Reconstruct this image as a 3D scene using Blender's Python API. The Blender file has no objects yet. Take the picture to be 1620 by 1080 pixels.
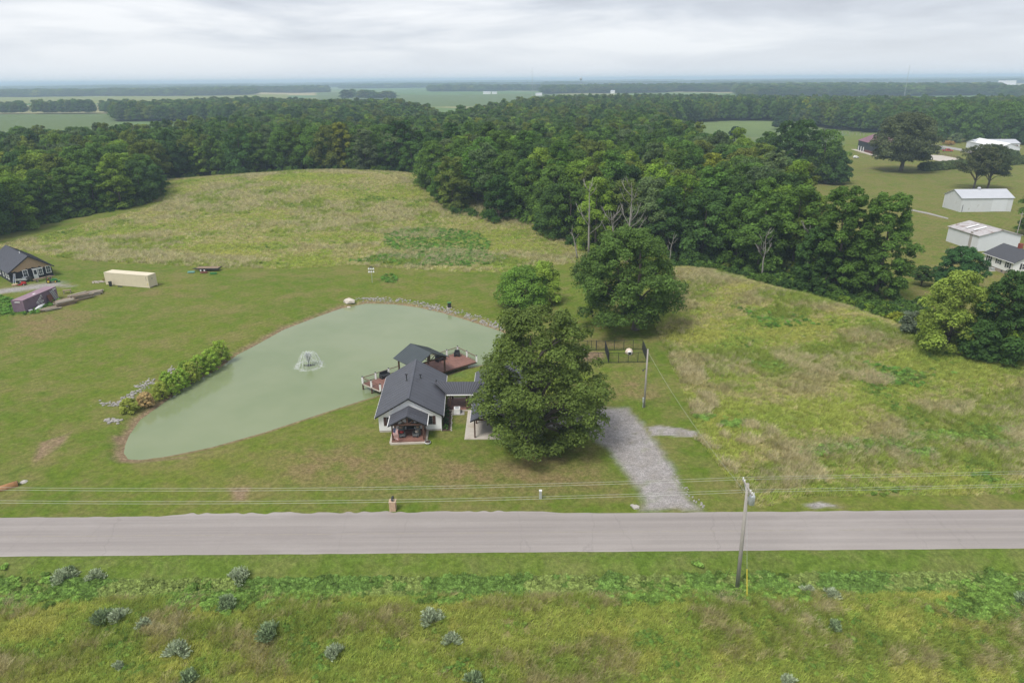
import bpy, math, random
import numpy as np
from mathutils import Matrix, Vector
random.seed(7); RNG = np.random.default_rng(11)
R = math.radians
scene = bpy.context.scene
col = scene.collection

# ------------------------------------------------------------------ camera
CAM_H = 43.0; FPX = 1080.0; PITCH = R(20.97); ROLL = R(0.46)
_f = np.array([0, math.cos(PITCH), -math.sin(PITCH)]); _r = np.array([1.0, 0, 0]); _u = np.cross(_r, _f)
_r2 = math.cos(ROLL)*_r - math.sin(ROLL)*_u; _u2 = math.cos(ROLL)*_u + math.sin(ROLL)*_r
cam_data = bpy.data.cameras.new('camera'); cam = bpy.data.objects.new('camera', cam_data); col.objects.link(cam)
cam_data.sensor_width = 36.0; cam_data.lens = 24.0; cam_data.clip_start = 0.5; cam_data.clip_end = 60000
cam.matrix_world = Matrix(((_r2[0], _u2[0], -_f[0], 0), (_r2[1], _u2[1], -_f[1], 0), (_r2[2], _u2[2], -_f[2], CAM_H), (0, 0, 0, 1)))
scene.camera = cam
# ------------------------------------------------------------------ sky, sun, exposure
SUN_EL, SUN_AZ = R(58), R(222)          # azimuth clockwise from +Y
world = bpy.data.worlds.new('World'); scene.world = world; world.use_nodes = True
nt = world.node_tree; nt.nodes.clear()
def N(t, tree=None, **kw):
    n = (tree or nt).nodes.new(t)
    for k, v in kw.items(): setattr(n, k, v)
    return n
out = N('ShaderNodeOutputWorld'); mixs = N('ShaderNodeMixShader'); b1 = N('ShaderNodeBackground'); b2 = N('ShaderNodeBackground')
sky = N('ShaderNodeTexSky', sky_type='NISHITA'); sky.sun_disc = False; sky.sun_elevation = SUN_EL; sky.sun_rotation = SUN_AZ
b1.inputs[1].default_value = 0.07
nt.links.new(sky.outputs[0], b1.inputs[0])
tc = N('ShaderNodeTexCoord'); nrm = N('ShaderNodeVectorMath', operation='NORMALIZE'); nt.links.new(tc.outputs['Generated'], nrm.inputs[0])
mp = N('ShaderNodeMapping'); mp.inputs['Scale'].default_value = (2.0, 2.0, 13.0); mp.inputs['Location'].default_value = (1.7, 0.4, 0.35)
nt.links.new(nrm.outputs[0], mp.inputs[0])
n1 = N('ShaderNodeTexNoise'); n1.inputs['Scale'].default_value = 1.6; n1.inputs['Detail'].default_value = 8; n1.inputs['Roughness'].default_value = .55; n1.inputs['Distortion'].default_value = .35
nt.links.new(mp.outputs[0], n1.inputs[0])
cr = N('ShaderNodeValToRGB'); e = cr.color_ramp.elements
e[0].position = .36; e[0].color = (.49, .515, .575, 1); e[1].position = .68; e[1].color = (.83, .84, .865, 1)
m = e.new(.50); m.color = (.60, .63, .69, 1)
n2 = N('ShaderNodeTexNoise'); n2.inputs['Scale'].default_value = .55; n2.inputs['Detail'].default_value = 3; nt.links.new(mp.outputs[0], n2.inputs[0])
ms = N('ShaderNodeMath', operation='MULTIPLY_ADD'); ms.inputs[1].default_value = .75; ms.inputs[2].default_value = -.375; nt.links.new(n2.outputs[0], ms.inputs[0])
ma = N('ShaderNodeMath', operation='ADD'); nt.links.new(n1.outputs[0], ma.inputs[0]); nt.links.new(ms.outputs[0], ma.inputs[1]); nt.links.new(ma.outputs[0], cr.inputs[0])
sep = N('ShaderNodeSeparateXYZ'); nt.links.new(nrm.outputs[0], sep.inputs[0])
mr = N('ShaderNodeMapRange', clamp=True); mr.inputs[1].default_value = -.01; mr.inputs[2].default_value = .075; nt.links.new(sep.outputs[2], mr.inputs[0])
hz = N('ShaderNodeMixRGB'); hz.inputs[1].default_value = (.71, .745, .79, 1)
nt.links.new(mr.outputs[0], hz.inputs[0]); nt.links.new(cr.outputs[0], hz.inputs[2]); nt.links.new(hz.outputs[0], b2.inputs[0])
b2.inputs[1].default_value = 0.53
mixs.inputs[0].default_value = .92
nt.links.new(b1.outputs[0], mixs.inputs[1]); nt.links.new(b2.outputs[0], mixs.inputs[2]); nt.links.new(mixs.outputs[0], out.inputs[0])
sd = bpy.data.lights.new('sun', 'SUN'); sd.energy = 1.5; sd.angle = R(22); sd.color = (1, .955, .89)
sun = bpy.data.objects.new('sun', sd); col.objects.link(sun)
sdir = Vector((math.sin(SUN_AZ)*math.cos(SUN_EL), math.cos(SUN_AZ)*math.cos(SUN_EL), math.sin(SUN_EL)))
sun.rotation_euler = sdir.to_track_quat('Z', 'Y').to_euler(); sun.location = sdir*300
vs = scene.view_settings; vs.view_transform = 'Standard'; vs.look = 'None'; vs.gamma = 1; vs.use_curve_mapping = False; vs.exposure = 1.17
scene.cycles.max_bounces = 6; scene.cycles.diffuse_bounces = 4; scene.cycles.transparent_max_bounces = 6
scene.cycles.volume_bounces = 2; scene.cycles.use_denoising = True

# ------------------------------------------------------------------ maths
def vnoise(x, y, s=1.0, seed=0):
    x = np.asarray(x, float)/s; y = np.asarray(y, float)/s
    xi = np.floor(x).astype(np.int64); yi = np.floor(y).astype(np.int64); fx = x-xi; fy = y-yi
    fx = fx*fx*(3-2*fx); fy = fy*fy*(3-2*fy)
    def hsh(a, b):
        h = (a*374761393 + b*668265263 + seed*144665) & 0x7fffffff
        h = ((h ^ (h >> 13))*1274126177) & 0x7fffffff
        return ((h ^ (h >> 16)) & 0xffff)/65535.0
    return (hsh(xi, yi)*(1-fx)+hsh(xi+1, yi)*fx)*(1-fy)+(hsh(xi, yi+1)*(1-fx)+hsh(xi+1, yi+1)*fx)*fy
def fbm(x, y, s, seed=0, o=3):
    r = 0; a = .5; t = 0
    for i in range(o):
        r = r+a*vnoise(x, y, s/2**i, seed+i*17); t += a; a *= .55
    return r/t
def pip(x, y, poly):
    x = np.asarray(x, float); y = np.asarray(y, float); ins = np.zeros(x.shape, bool); n = len(poly)
    for i in range(n):
        x0, y0 = poly[i]; x1, y1 = poly[(i+1) % n]
        if y0 == y1: continue
        c = ((y0 > y) != (y1 > y)) & (x < (x1-x0)*(y-y0)/(y1-y0)+x0); ins ^= c
    return ins
def seg_dist(x, y, poly, closed=True):
    x = np.asarray(x, float); y = np.asarray(y, float); d = np.full(x.shape, 1e9); n = len(poly)
    for i in range(n if closed else n-1):
        x0, y0 = poly[i]; x1, y1 = poly[(i+1) % n]; dx, dy = x1-x0, y1-y0
        t = np.clip(((x-x0)*dx+(y-y0)*dy)/(dx*dx+dy*dy+1e-9), 0, 1)
        d = np.minimum(d, np.hypot(x-x0-t*dx, y-y0-t*dy))
    return d
def ray(px, py): return _f + _r2*(px-810)/FPX + _u2*(540-py)/FPX
def U(px, py, z=0.0):                       # the point at height z seen at a pixel of the photograph
    d = ray(px, py); t = (z-CAM_H)/d[2]; return np.array([d[0]*t, d[1]*t, z])
def UY(px, py, y):
    d = ray(px, py); t = y/d[1]; return np.array([d[0]*t, y, CAM_H+d[2]*t])
def PD(px, dist): return (dist*(px-810)/FPX, float(dist))
def proj(x, y, z):
    vx, vy, vz = x, y, z-CAM_H
    zz = vy*_f[1]+vz*_f[2]; return 810+FPX*(vx*_r2[0]+vy*_r2[1]+vz*_r2[2])/zz, 540-FPX*(vx*_u2[0]+vy*_u2[1]+vz*_u2[2])/zz

WATER_Z = -0.55
POND = [tuple(U(a, b, WATER_Z)[:2]) for a, b in ((196,716),(199,702),(205,688),(222,664),(255,640),(300,608),(345,584),(376,561),(405,546),(450,521),(500,502),(540,488),(580,480),(620,481),(660,486),(700,495),(740,507),(780,520),(806,530),(818,540),(812,556),(790,568),(764,577),(735,583),(700,594),(660,606),(610,622),(570,634),(505,655),(420,683),(335,707),(262,722),(222,727),(203,726))]
RIDGE_R = [tuple(U(a, b, 2.5)[:2]) for a, b in ((1040,432),(1100,428),(1200,455),(1350,494),(1450,532),(1560,563),(1700,600),(1850,640))]
def hgt(x, y):
    x = np.asarray(x, float); y = np.asarray(y, float)
    z = 8.0*np.exp(-((x+78)/78)**2-((y-283)/48)**2) + 2.0*np.exp(-((x-5)/38)**2-((y-232)/26)**2)
    d = seg_dist(x, y, RIDGE_R, False)
    z = z+2.6*np.exp(-(d/11)**2)
    rv = [(px_+7*0.5, py_+17) for px_, py_ in RIDGE_R]
    z = z-1.6*np.exp(-(seg_dist(x, y, rv, False)/7)**2)
    z = z-1.0*np.exp(-((y-50.6)/2.0)**2)*np.clip((54.2-y)/1.5, 0, 1)
    z = z+0.5*np.exp(-((y-45.5)/2.6)**2)*(.6+.8*vnoise(x, y*0, 14, 5))
    far = np.clip((y-330)/200, 0, 1)
    z = z+far*(fbm(x, y, 210, 3, 2)-.5)*7+np.clip((y-1500)/1500, 0, 1)*(fbm(x, y, 1500, 9, 2)-.5)*16
    z = z+np.clip((y-5000)/6000, 0, 1)*(fbm(x, y, 3500, 19, 2)-.35)*34
    dp = seg_dist(x, y, POND); ins = pip(x, y, POND)
    bank = np.where(ins, WATER_Z-np.minimum(dp*.45, 1.6), WATER_Z+np.minimum(dp*.28, .8))
    z = np.where(ins | (dp < 2.4), np.minimum(z, bank), z)
    return z
def H1(x, y): return float(hgt(np.array([x]), np.array([y]))[0])
def G(px, py):
    z = 0.0
    for _ in range(10):
        p = U(px, py, z); z = .5*z+.5*H1(p[0], p[1])
    p = U(px, py, z); return Vector((p[0], p[1], H1(p[0], p[1])))
def gpoly(pts): return [tuple(G(a, b)[:2]) for a, b in pts]

# ------------------------------------------------------------------ materials
def newmat(name):
    m = bpy.data.materials.new(name); m.use_nodes = True
    t = m.node_tree; return m, t, t.nodes['Principled BSDF']
def ramp(t, fac, stops):
    r = t.nodes.new('ShaderNodeValToRGB'); el = r.color_ramp.elements
    el[0].position, el[0].color = stops[0][0], (*stops[0][1], 1); el[1].position, el[1].color = stops[-1][0], (*stops[-1][1], 1)
    for p, c in stops[1:-1]:
        k = el.new(p); k.color = (*c, 1)
    t.links.new(fac, r.inputs[0]); return r.outputs[0]
def noise(t, scale, detail=4, rough=.6, coord=None, dist=0.0):
    n = t.nodes.new('ShaderNodeTexNoise'); n.inputs['Scale'].default_value = scale; n.inputs['Detail'].default_value = detail
    n.inputs['Roughness'].default_value = rough; n.inputs['Distortion'].default_value = dist
    if coord is not None: t.links.new(coord, n.inputs['Vector'])
    return n.outputs['Fac']
def objco(t, scale=None):
    c = t.nodes.new('ShaderNodeTexCoord').outputs['Object']
    if scale is None: return c
    mm = t.nodes.new('ShaderNodeMapping'); mm.inputs['Scale'].default_value = scale; t.links.new(c, mm.inputs[0]); return mm.outputs[0]
def mixc(t, fac, a, b, mode='MIX'):
    n = t.nodes.new('ShaderNodeMixRGB'); n.blend_type = mode
    for s, v in ((0, fac), (1, a), (2, b)):
        if isinstance(v, (int, float)): n.inputs[s].default_value = v
        elif isinstance(v, tuple): n.inputs[s].default_value = (*v, 1)
        else: t.links.new(v, n.inputs[s])
    return n.outputs[0]
def bump(t, bs, h, strength=.3, dist=.05):
    b = t.nodes.new('ShaderNodeBump'); b.inputs['Strength'].default_value = strength; b.inputs['Distance'].default_value = dist
    t.links.new(h, b.inputs['Height']); t.links.new(b.outputs[0], bs.inputs['Normal'])
def mat(name, c, rough=.7, var=.18, scale=1.5, metal=0.0, stretch=None, bmp=0.0, dirt=None):
    m, t, b = newmat(name); co = objco(t, stretch); n = noise(t, scale, 6, .65, co)
    lo = tuple(max(0, v*(1-var)) for v in c); hi = tuple(min(1, v*(1+var)) for v in c)
    cc = ramp(t, n, [(.3, lo), (.7, hi)])
    if dirt:
        n2 = noise(t, dirt[1], 8, .7, co); f = ramp(t, n2, [(dirt[2], (0, 0, 0)), (dirt[2]+.12, (1, 1, 1))]); cc = mixc(t, f, cc, dirt[0])
    t.links.new(cc, b.inputs['Base Color']); b.inputs['Roughness'].default_value = rough; b.inputs['Metallic'].default_value = metal
    if bmp: bump(t, b, n, bmp)
    return m
M = {}
M['white_siding'] = mat('white_siding', (.80, .80, .80), .6, .035, .7)
M['roof'] = mat('charcoal_metal_roof', (.080, .082, .098), .42, .12, .6, .15)
M['roof_trim'] = mat('black_trim', (.018, .018, .022), .5, .1)
M['timber'] = mat('stained_timber', (.085, .042, .028), .7, .3, 2, stretch=(6, 6, 1))
M['rail'] = mat('brown_rail', (.13, .062, .04), .6, .25, 2)
M['deckwood'] = mat('red_brown_decking', (.21, .105, .08), .75, .2, 1.3, stretch=(1, 1, 1), bmp=.1)
M['concrete'] = mat('concrete', (.46, .42, .36), .85, .12, 1.2, dirt=((.36, .31, .24), .5, .55))
M['white'] = mat('white_paint', (.78, .78, .77), .5, .05)
M['glass'] = mat('window_glass', (.05, .06, .07), .08, .2)
M['dark'] = mat('dark_plastic', (.025, .027, .03), .6, .2)
M['rubber'] = mat('black_rubber', (.018, .018, .018), .8, .15)
M['shutter'] = mat('brown_shutter', (.065, .032, .026), .7, .2)
M['wicker'] = mat('grey_wicker', (.13, .135, .135), .8, .2, 14)
M['red'] = mat('red_paint', (.42, .035, .03), .4, .1)
M['redcloth'] = mat('red_cloth', (.55, .07, .06), .9, .12)
M['bluecloth'] = mat('navy_cloth', (.03, .04, .13), .9, .1)
M['creamcloth'] = mat('cream_cloth', (.62, .52, .42), .9, .2, 9)
M['tancloth'] = mat('tan_cloth', (.36, .26, .18), .9, .2)
M['soil'] = mat('brown_mulch', (.075, .05, .035), 1, .3, 8)
M['bark'] = mat('grey_bark', (.11, .092, .075), .95, .3, 6, stretch=(3, 3, .6), bmp=.4)
M['deadwood'] = mat('bleached_deadwood', (.27, .25, .225), .9, .22, 3)
M['polewood'] = mat('weathered_pole', (.34, .315, .285), .9, .18, 3, stretch=(8, 8, .5))
M['galv'] = mat('galvanised_metal', (.5, .52, .53), .45, .08, 2, .4)
M['wire'] = mat('aluminium_wire', (.40, .43, .37), .5, .03)
M['yellowp'] = mat('yellow_plastic', (.62, .52, .06), .5, .08)
M['stone'] = mat('tan_stone', (.50, .36, .24), .9, .2, 4)
M['mortar'] = mat('mortar', (.40, .33, .25), .95, .1)
M['rock'] = mat('limestone', (.40, .375, .34), .95, .28, 2.2, bmp=.4)
M['whiterock'] = mat('pale_rock', (.55, .50, .43), .95, .18, 1.5, bmp=.3)
M['orangemetal'] = mat('rusty_culvert', (.34, .17, .07), .8, .3, 2)
M['cream'] = mat('cream_container_paint', (.66, .59, .44), .55, .05, .8)
M['purple'] = mat('faded_purple_paint', (.185, .125, .165), .7, .16, .7, dirt=((.13, .085, .09), .6, .6))
M['purpleroof'] = mat('faded_purple_roof', (.27, .175, .215), .75, .14, .5, dirt=((.22, .16, .17), .9, .58))
M['rust'] = mat('rusty_steel', (.17, .065, .04), .9, .35, 3)
M['blackboard'] = mat('black_siding', (.014, .016, .022), .8, .25, 3)
M['rawboard'] = mat('raw_pine_board', (.44, .31, .19), .85, .16, 1.5, stretch=(3, 3, .5), dirt=((.27, .22, .18), 1.2, .56))
M['lumber'] = mat('grey_lumber', (.33, .29, .235), .95, .3, 2.2, stretch=(1, 5, 5))
M['lumber2'] = mat('brown_lumber', (.24, .175, .115), .95, .3, 2.2)
M['green'] = mat('tractor_green', (.03, .19, .035), .4, .1)
M['yellow'] = mat('tractor_yellow', (.66, .50, .06), .4, .06)
M['blue'] = mat('blue_ladder', (.08, .18, .42), .5, .1)
M['teal'] = mat('teal_plastic', (.16, .34, .28), .6, .1)
M['barnwhite'] = mat('weathered_white_metal', (.60, .615, .63), .55, .05, .5, stretch=(1, 1, .5), dirt=((.40, .40, .38), .55, .60))
M['shedwhite'] = mat('white_metal', (.66, .68, .71), .5, .03, .6)
M['barnroof'] = mat('pale_metal_roof', (.46, .475, .505), .5, .05, .5)
M['shedroof'] = mat('peeling_metal_roof', (.44, .42, .42), .7, .1, .6, dirt=((.21, .14, .115), .8, .52))
M['shingle'] = mat('dark_shingle', (.065, .067, .076), .9, .2, 5)
M['block'] = mat('tan_block', (.34, .28, .23), .9, .15, 4)
M['brick'] = mat('red_brick', (.24, .06, .04), .9, .2, 6)
M['navy'] = mat('dark_blue_metal', (.022, .028, .045), .6, .12)
M['maroon'] = mat('maroon_metal_roof', (.20, .095, .125), .6, .1)
M['darkred'] = mat('dark_red_metal', (.13, .035, .03), .6, .15)
M['silver'] = mat('silver_paint', (.40, .43, .48), .3, .05, 1, .3)
M['orange'] = mat('orange_dry_brush', (.34, .2, .08), .95, .3, 3)
M['rockgrey'] = mat('grey_stone', (.30, .285, .265), .95, .3, 2.0, bmp=.5)
M['dirt'] = mat('bare_dirt', (.25, .18, .11), 1, .2, 2)

def leaf_mat(name, transl=.36, spread=.55, rough=.55):
    m, t, b = newmat(name); t.nodes.remove(b)
    o = t.nodes['Material Output']
    a = t.nodes.new('ShaderNodeAttribute'); a.attribute_type = 'INSTANCER'; a.attribute_name = 'leaf_tint'
    lv = t.nodes.new('ShaderNodeAttribute'); lv.attribute_type = 'GEOMETRY'; lv.attribute_name = 'lv'
    mr = t.nodes.new('ShaderNodeMapRange'); mr.inputs[3].default_value = 1-spread; mr.inputs[4].default_value = 1+spread; t.links.new(lv.outputs['Fac'], mr.inputs[0])
    sc = t.nodes.new('ShaderNodeVectorMath'); sc.operation = 'SCALE'; t.links.new(a.outputs['Vector'], sc.inputs[0]); t.links.new(mr.outputs[0], sc.inputs['Scale'])
    yel = mixc(t, .22, sc.outputs[0], (1.25, 1.05, .6), 'MULTIPLY')
    d = t.nodes.new('ShaderNodeBsdfPrincipled'); d.inputs['Roughness'].default_value = rough; d.inputs['Specular IOR Level'].default_value = .06
    tr = t.nodes.new('ShaderNodeBsdfTranslucent'); mx = t.nodes.new('ShaderNodeMixShader'); mx.inputs[0].default_value = transl
    t.links.new(sc.outputs[0], d.inputs['Base Color']); t.links.new(yel, tr.inputs[0])
    t.links.new(d.outputs[0], mx.inputs[1]); t.links.new(tr.outputs[0], mx.inputs[2]); t.links.new(mx.outputs[0], o.inputs[0])
    return m
M['leaf'] = leaf_mat('foliage')
M['blade'] = leaf_mat('grass_blade', .42, .4, .8)

# ------------------------------------------------------------------ builders
def tag(o, label=None, cat=None, group=None, kind=None):
    if label: o['label'] = label
    if cat: o['category'] = cat
    if group: o['group'] = group
    if kind: o['kind'] = kind
    return o
def empty(name, loc, rz=0.0, label=None, cat=None, group=None):
    o = bpy.data.objects.new(name, None); col.objects.link(o); o.location = loc; o.rotation_euler.z = rz; o.empty_display_size = .3
    return tag(o, label, cat, group)
def copy_tree(o, parent=None):
    c = o.copy(); col.objects.link(c)
    if parent is not None: c.parent = parent
    for ch in list(o.children): copy_tree(ch, c)
    return c
def link_mesh(name, me, parent=None):
    o = bpy.data.objects.new(name, me); col.objects.link(o)
    if parent is not None: o.parent = parent
    return o
class MB:
    def __init__(s): s.v = []; s.f = []; s.m = []
    def add(s, vs, fs, mi=0):
        k = len(s.v); s.v += [tuple(map(float, p)) for p in vs]; s.f += [tuple(i+k for i in q) for q in fs]; s.m += [mi]*len(fs); return s
    def box(s, c, d, rz=0.0, mi=0, tilt=None):
        hx, hy, hz = d[0]/2, d[1]/2, d[2]/2; P = []
        for z in (-hz, hz):
            for x, y in ((-hx, -hy), (hx, -hy), (hx, hy), (-hx, hy)): P.append(Vector((x, y, z)))
        rot = Matrix.Rotation(rz, 3, 'Z')
        if tilt is not None: rot = rot @ tilt
        P = [rot @ p+Vector(c) for p in P]
        return s.add(P, ((3, 2, 1, 0), (4, 5, 6, 7), (0, 1, 5, 4), (1, 2, 6, 5), (2, 3, 7, 6), (3, 0, 4, 7)), mi)
    def b2(s, x0, x1, y0, y1, z0, z1, mi=0): return s.box(((x0+x1)/2, (y0+y1)/2, (z0+z1)/2), (x1-x0, y1-y0, z1-z0), 0, mi)
    def bar(s, p, q, w, h=None, mi=0):
        p = Vector(p); q = Vector(q); d = q-p; L = d.length; h = h or w; d.normalize()
        up = Vector((0, 0, 1)) if abs(d.z) < .95 else Vector((0, 1, 0))
        a = d.cross(up).normalized(); b = a.cross(d)
        P = []
        for e in (p, q):
            for x, y in ((-1, -1), (1, -1), (1, 1), (-1, 1)): P.append(e+a*x*w/2+b*y*h/2)
        return s.add(P, ((3, 2, 1, 0), (4, 5, 6, 7), (0, 1, 5, 4), (1, 2, 6, 5), (2, 3, 7, 6), (3, 0, 4, 7)), mi)
    def tube(s, pts, rad, n=6, mi=0):
        pts = [Vector(p) for p in pts]; rings = []
        if not hasattr(rad, '__len__'): rad = [rad]*len(pts)
        a0 = None
        for i, p in enumerate(pts):
            d = (pts[min(i+1, len(pts)-1)]-pts[max(i-1, 0)])
            if d.length < 1e-9: d = Vector((0, 0, 1))
            d.normalize(); up = Vector((0, 0, 1)) if abs(d.z) < .9 else Vector((1, 0, 0))
            a = d.cross(up).normalized() if a0 is None else (a0-d*a0.dot(d)).normalized()
            a0 = a; b = d.cross(a)
            rings.append([p+(a*math.cos(2*math.pi*k/n)+b*math.sin(2*math.pi*k/n))*rad[i] for k in range(n)])
        vs = [v for r in rings for v in r]; fs = []
        for i in range(len(pts)-1):
            for k in range(n): fs.append((i*n+k, i*n+(k+1) % n, (i+1)*n+(k+1) % n, (i+1)*n+k))
        fs.append(tuple(range(n-1, -1, -1))); fs.append(tuple((len(pts)-1)*n+k for k in range(n)))
        return s.add(vs, fs, mi)
    def lathe(s, prof, c=(0, 0, 0), n=12, mi=0):
        return s.tube([(c[0], c[1], c[2]+z) for r, z in prof], [max(r, .001) for r, z in prof], n, mi)
    def prism(s, prof, y0, y1, mi=0):        # profile in x,z swept along y
        n = len(prof); vs = [(x, y0, z) for x, z in prof]+[(x, y1, z) for x, z in prof]
        fs = [tuple(range(n)), tuple(range(2*n-1, n-1, -1))]+[(i, i+n, (i+1) % n+n, (i+1) % n) for i in range(n)]
        return s.add(vs, fs, mi)
    def prismx(s, prof, x0, x1, mi=0):       # profile in y,z swept along x
        n = len(prof); vs = [(x0, y, z) for y, z in prof]+[(x1, y, z) for y, z in prof]
        fs = [tuple(range(n-1, -1, -1)), tuple(range(n, 2*n))]+[(i, (i+1) % n, (i+1) % n+n, i+n) for i in range(n)]
        return s.add(vs, fs, mi)
    def slab(s, a, b, c, d, t, mi=0):         # four top corners, thickness downwards along normal
        a, b, c, d = map(Vector, (a, b, c, d)); n = (b-a).cross(d-a).normalized()
        if n.z < 0: n = -n
        P = [a, b, c, d]+[p-n*t for p in (a, b, c, d)]
        return s.add(P, ((0, 1, 2, 3), (7, 6, 5, 4), (0, 4, 5, 1), (1, 5, 6, 2), (2, 6, 7, 3), (3, 7, 4, 0)), mi)
    def ribs(s, a, b, c, d, n, w=.05, h=.03, mi=0):   # ribs from edge a-b to edge d-c
        a, b, c, d = map(Vector, (a, b, c, d)); nn = (b-a).cross(d-a).normalized()
        if nn.z < 0: nn = -nn
        for i in range(n):
            t = (i+.5)/n; p = a.lerp(b, t)+nn*(h/2-.002); q = d.lerp(c, t)+nn*(h/2-.002); s.bar(p, q, w, h, mi)
        return s
    def build(s, name, mt, parent=None, smooth=False):
        me = bpy.data.meshes.new(name); me.from_pydata(s.v, [], s.f)
        for m_ in (mt if isinstance(mt, (list, tuple)) else [mt]): me.materials.append(M[m_] if isinstance(m_, str) else m_)
        if any(s.m): me.polygons.foreach_set('material_index', s.m)
        import bmesh as _b
        bm = _b.new(); bm.from_mesh(me); _b.ops.recalc_face_normals(bm, faces=bm.faces); bm.to_mesh(me); bm.free()
        if smooth: me.polygons.foreach_set('use_smooth', [True]*len(me.polygons))
        return link_mesh(name, me, parent)
def np_mesh(name, verts, quads, mats, smooth=False):
    me = bpy.data.meshes.new(name); nv, nf = len(verts), len(quads); k = quads.shape[1]
    me.vertices.add(nv); me.vertices.foreach_set('co', np.asarray(verts, np.float32).ravel())
    me.loops.add(nf*k); me.loops.foreach_set('vertex_index', np.asarray(quads, np.int32).ravel())
    me.polygons.add(nf); me.polygons.foreach_set('loop_start', np.arange(0, nf*k, k, dtype=np.int32)); me.polygons.foreach_set('loop_total', np.full(nf, k, np.int32))
    if smooth: me.polygons.foreach_set('use_smooth', np.ones(nf, bool))
    for m_ in mats: me.materials.append(m_)
    me.update(calc_edges=True); return me
def set_attr(me, name, typ, dom, data):
    a = me.attributes.new(name, typ, dom)
    a.data.foreach_set({'FLOAT': 'value', 'FLOAT_VECTOR': 'vector', 'INT': 'value', 'FLOAT_COLOR': 'color'}[typ], np.ascontiguousarray(data).ravel())

# ------------------------------------------------------------------ zones of the ground
Z_MEADOW = gpoly(((-60,396),(0,392),(40,396),(85,408),(160,414),(240,418),(330,423),(460,425),(560,419),(640,426),(720,430),(800,431),(880,420),(930,412),(960,408),(1000,425),(1000,380),(900,360),(800,330),(700,300))) 
Z_MEADOW = Z_MEADOW[:-1]+[(-8., 300.), (-20., 320.), (-150., 320.), PD(262, 318), tuple(G(262,303)[:2]), tuple(G(258,322)[:2]), tuple(G(150,350)[:2]), tuple(G(60,375)[:2]), tuple(G(0,386)[:2])]
Z_RIGHT = gpoly(((1033,508),(1048,540),(1072,592),(1095,650),(1112,700),(1150,752),(1188,792),(1196,803)))+[(33., 64.), (140., 64.), (140., 90.)]+[(p[0]+4, p[1]+6) for p in RIDGE_R[::-1]]+gpoly(((1060,470),))
Z_FIELD = [(-90., 34.), (90., 34.), (90., 49.3), (40., 49.6), (20., 49.2), (0., 49.6), (-40., 49.8), (-90., 49.6)]
Z_DITCH = [(-90., 49.3), (0., 49.3), (30., 49.), (90., 49.3), (90., 51.6), (0., 51.9), (-90., 51.9)]
Z_DRIVE = gpoly(((1006,813),(1011,797),(1000,775),(985,752),(968,730),(950,708),(925,690),(880,680),(845,675),(835,645),(880,640),(925,645),(960,641),(996,642),(1012,655),(1026,672),(1040,690),(1058,716),(1075,742),(1092,775),(1106,795),(1128,813)))
Z_SPUR = gpoly(((1018,674),(1040,672),(1080,677),(1104,681),(1108,691),(1070,692),(1030,690)))
Z_PAD = gpoly(((-60,470),(-20,458),(30,451),(60,446),(95,441),(132,452),(110,457),(85,456),(55,460),(30,464),(0,468),(-60,478)))
Z_LUSH = [gpoly(p) for p in (((606,372),(640,362),(700,360),(760,370),(775,385),(770,402),(740,412),(650,398),(610,392)), ((552,413),(600,403),(700,401),(800,404),(800,414),(740,422),(650,420)), ((600,447),(605,436),(625,434),(628,448)), ((-40,462),(10,470),(40,480),(110,474),(118,468),(95,478),(60,496),(10,500),(-40,505),(-40,470)), ((1150,480),(1260,500),(1300,515),(1220,520)), ((1360,570),(1440,590),(1470,615),(1400,610)), ((700,590),(735,578),(750,600),(706,604)))]
Z_DRY = [gpoly(p) for p in (((430,700),(600,690),(700,700),(790,715),(940,700),(1005,770),(1000,800),(560,795),(400,770)), ((330,740),(420,730),(420,795),(340,800)), ((60,680),(120,670),(90,730),(30,750),(40,715)), ((940,585),(1040,580),(1075,650),(1000,640),(930,660)), ((860,525),(1000,530),(1040,560),(900,560)), ((0,500),(120,480),(180,500),(90,540),(0,560)), ((705,655),(742,640),(738,695),(705,690)), ((170,452),(330,462),(350,478),(200,470)))]
Z_DIRT = [gpoly(p) for p in (((905,556),(926,554),(957,554),(962,573),(900,574)), ((168,726),(178,700),(172,690),(205,684),(255,640),(250,655),(215,690),(196,716),(225,728),(300,720),(300,728),(210,735)), ((62,700),(118,678),(100,708),(46,738)), ((215,668),(250,650),(290,625),(290,620),(240,640)), ((355,772),(400,768),(395,792),(365,795)), ((690,296),(720,340),(700,335),(684,312)), ((1500,388),(1530,396),(1500,402)), ((1040,682),(1104,684),(1104,690),(1060,688)))]
Z_HOME = gpoly(((1265,345),(1262,300),(1270,292),(1335,285),(1340,255),(1352,240),(1420,225),(1480,212),(1700,215),(1900,330),(1900,620),(1640,575),(1540,545),(1450,510),(1440,440),(1380,440),(1330,430)))
Z_CROP = gpoly(((1100,200),(1180,196),(1250,197),(1330,208),(1345,213),(1320,218),(1335,226),(1333,232),(1300,237),(1230,240),(1170,232),(1120,215)))
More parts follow.
